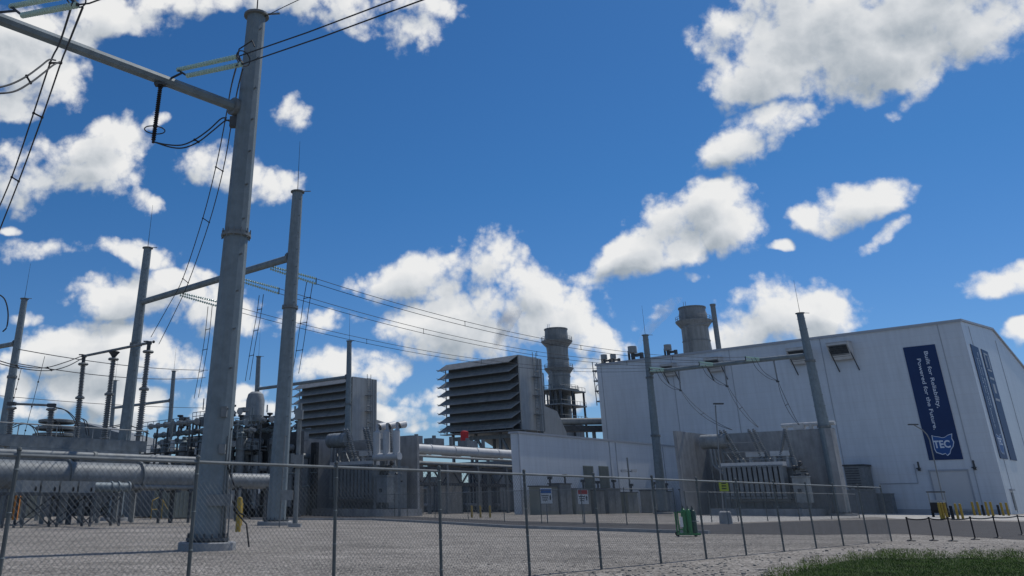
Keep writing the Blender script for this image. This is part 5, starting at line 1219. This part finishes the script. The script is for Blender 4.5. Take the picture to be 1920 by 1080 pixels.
# ------------------------------------------------------------ grass, rocks
def in_grass(px, py):
    xs = [1380,1480,1560,1700,1800,1925,2100]; ys = [1092,1070,1037,1029,1031,1034,1040]
    return py > np.interp(px, xs, ys)
gp = [G(1440,1100), G(1500,1072), G(1570,1055), G(1640,1046), G(1700,1050), G(1800,1046), G(1925,1054), (45,24), (45,8), (8,8)]
MBg = MB().add([V(x, y, .012) for x, y in gp], [tuple(range(len(gp)))])
M_['soil'] = mat('soil_under_grass', (.035,.05,.02), .9, 0, .4, 1.5, spec=.05)
MBg.build('grass_bed', 'soil', local=True, kind='structure', smooth=False)
vs = []; fs = []; rng = np.random.default_rng(3); cnt = 0; bx0, by0 = 8, 12
while cnt < 52000:
    X = rng.uniform(6, 32); Yg = rng.uniform(14, 36)
    v_ = V(X, Yg, -EYE); zc = v_.y*_c+v_.z*_s
    px = CX+F*X/zc; py = CY-F*(-v_.y*_s+v_.z*_c)/zc
    if px > 2050 or py > 1180: continue
    edge = 9*math.sin(px*.031)+6*math.sin(px*.083+1)+4*math.sin(px*.21)
    dens = (py+edge*.5-np.interp(px, [1380,1450,1560,1700,1800,1925,2100], [1092,1066,1034,1026,1028,1031,1038]))/26
    if rng.random() > dens: continue
    a = rng.uniform(0, 6.28); h = rng.uniform(.03, .085); w = .009; ln = rng.uniform(-.07, .07, 2); i = len(vs)
    vs += [(X-w*math.cos(a), Yg-w*math.sin(a), 0), (X+w*math.cos(a), Yg+w*math.sin(a), 0), (X+ln[0], Yg+ln[1], h)]; fs.append((i, i+1, i+2)); cnt += 1
m_ = MB(); m_.v = [Vector(v) for v in vs]; m_.f = fs; m_.build('grass', 'grassm', local=True, kind='stuff', smooth=False, label='short green grass on the verge at the lower right', cat='grass')
g = MB()
for k in range(1100):
    px = rng.uniform(1040, 1925); py = rng.uniform(1016, 1095)
    if in_grass(px, py-3) or py < np.interp(px, [1128,1672,1925], [1072,1018,1018]): continue
    p = PZ(px, py); r = rng.uniform(.02, .05) if rng.random() < .97 else rng.uniform(.05, .08)
    g.sphere(p+UP*r*.3, r, 6, (rng.uniform(.7,1.3), rng.uniform(.7,1.3), rng.uniform(.5,.9)))
g.build('loose_stones', 'rock', local=True, kind='stuff', smooth=False, label='loose limestone stones scattered between fence and grass', cat='stones')
g = MB()
for k in range(1600):
    px = rng.uniform(0, 1500); py = rng.uniform(1000, 1095); p = PZ(px, py); r = rng.uniform(.015, .04)
    if py > 1060 and px > 1200: continue
    g.sphere(p+UP*r*.25, r, 5, (rng.uniform(.7,1.4), rng.uniform(.7,1.4), rng.uniform(.5,.9)))
g.build('yard_stones', 'rock', local=True, kind='stuff', smooth=False, label='coarser stones strewn over the gravel yard behind the near fence', cat='stones')
# ------------------------------------------------------------ steam plumes
def plume(pts, name, label, dens, col):
    g = MB(); n = 14; pv = []
    for (c, r) in pts: pv.append((c, r))
    vs = []; fs = []
    for c, r in pv:
        vs += [c+V(math.cos(2*math.pi*k/n)*r, math.sin(2*math.pi*k/n)*r, 0) for k in range(n)]
    for i in range(len(pv)-1):
        for k in range(n): fs.append((i*n+k, i*n+(k+1) % n, (i+1)*n+(k+1) % n, (i+1)*n+k))
    fs += [tuple(range(n-1,-1,-1)), tuple((len(pv)-1)*n+k for k in range(n))]
    g.add(vs, fs)
    m = bpy.data.materials.new(name+'_vapour'); m.use_nodes = True; nt = m.node_tree; nt.nodes.remove(nt.nodes['Principled BSDF'])
    pvn = nt.nodes.new('ShaderNodeVolumePrincipled'); pvn.inputs['Color'].default_value = col+(1,); pvn.inputs['Anisotropy'].default_value = .2
    tc = nt.nodes.new('ShaderNodeTexCoord'); ns = nt.nodes.new('ShaderNodeTexNoise'); ns.inputs['Scale'].default_value = .35; ns.inputs['Detail'].default_value = 5; nt.links.new(tc.outputs['Object'], ns.inputs['Vector'])
    mr = nt.nodes.new('ShaderNodeMapRange'); nt.links.new(ns.outputs[0], mr.inputs[0]); mr.inputs[1].default_value = .38; mr.inputs[2].default_value = .68; mr.inputs[3].default_value = 0; mr.inputs[4].default_value = dens
    nt.links.new(mr.outputs[0], pvn.inputs['Density']); nt.links.new(pvn.outputs[0], nt.nodes['Material Output'].inputs['Volume'])
    return g.build(name, m, label=label, cat='steam', kind='stuff')
Yp = 215
def pl(px, py, hw): c = P(px, py, Yp); return (c, hw/F*Yp/(_c-(CY-py)/F*_s))
plume([pl(922,672,4), pl(928,655,8), pl(936,638,11), pl(942,622,15), pl(952,600,20), pl(962,580,22)], 'steam_plume', 'grey steam rising behind the big louvred filter house', .32, (.86,.89,.93))
plume([pl(1196,655,3), pl(1205,635,8), pl(1222,612,14), pl(1242,588,18), pl(1262,560,18)], 'steam_plume', 'faint steam drifting up left of the wide exhaust stack', .14, (.94,.95,.97))
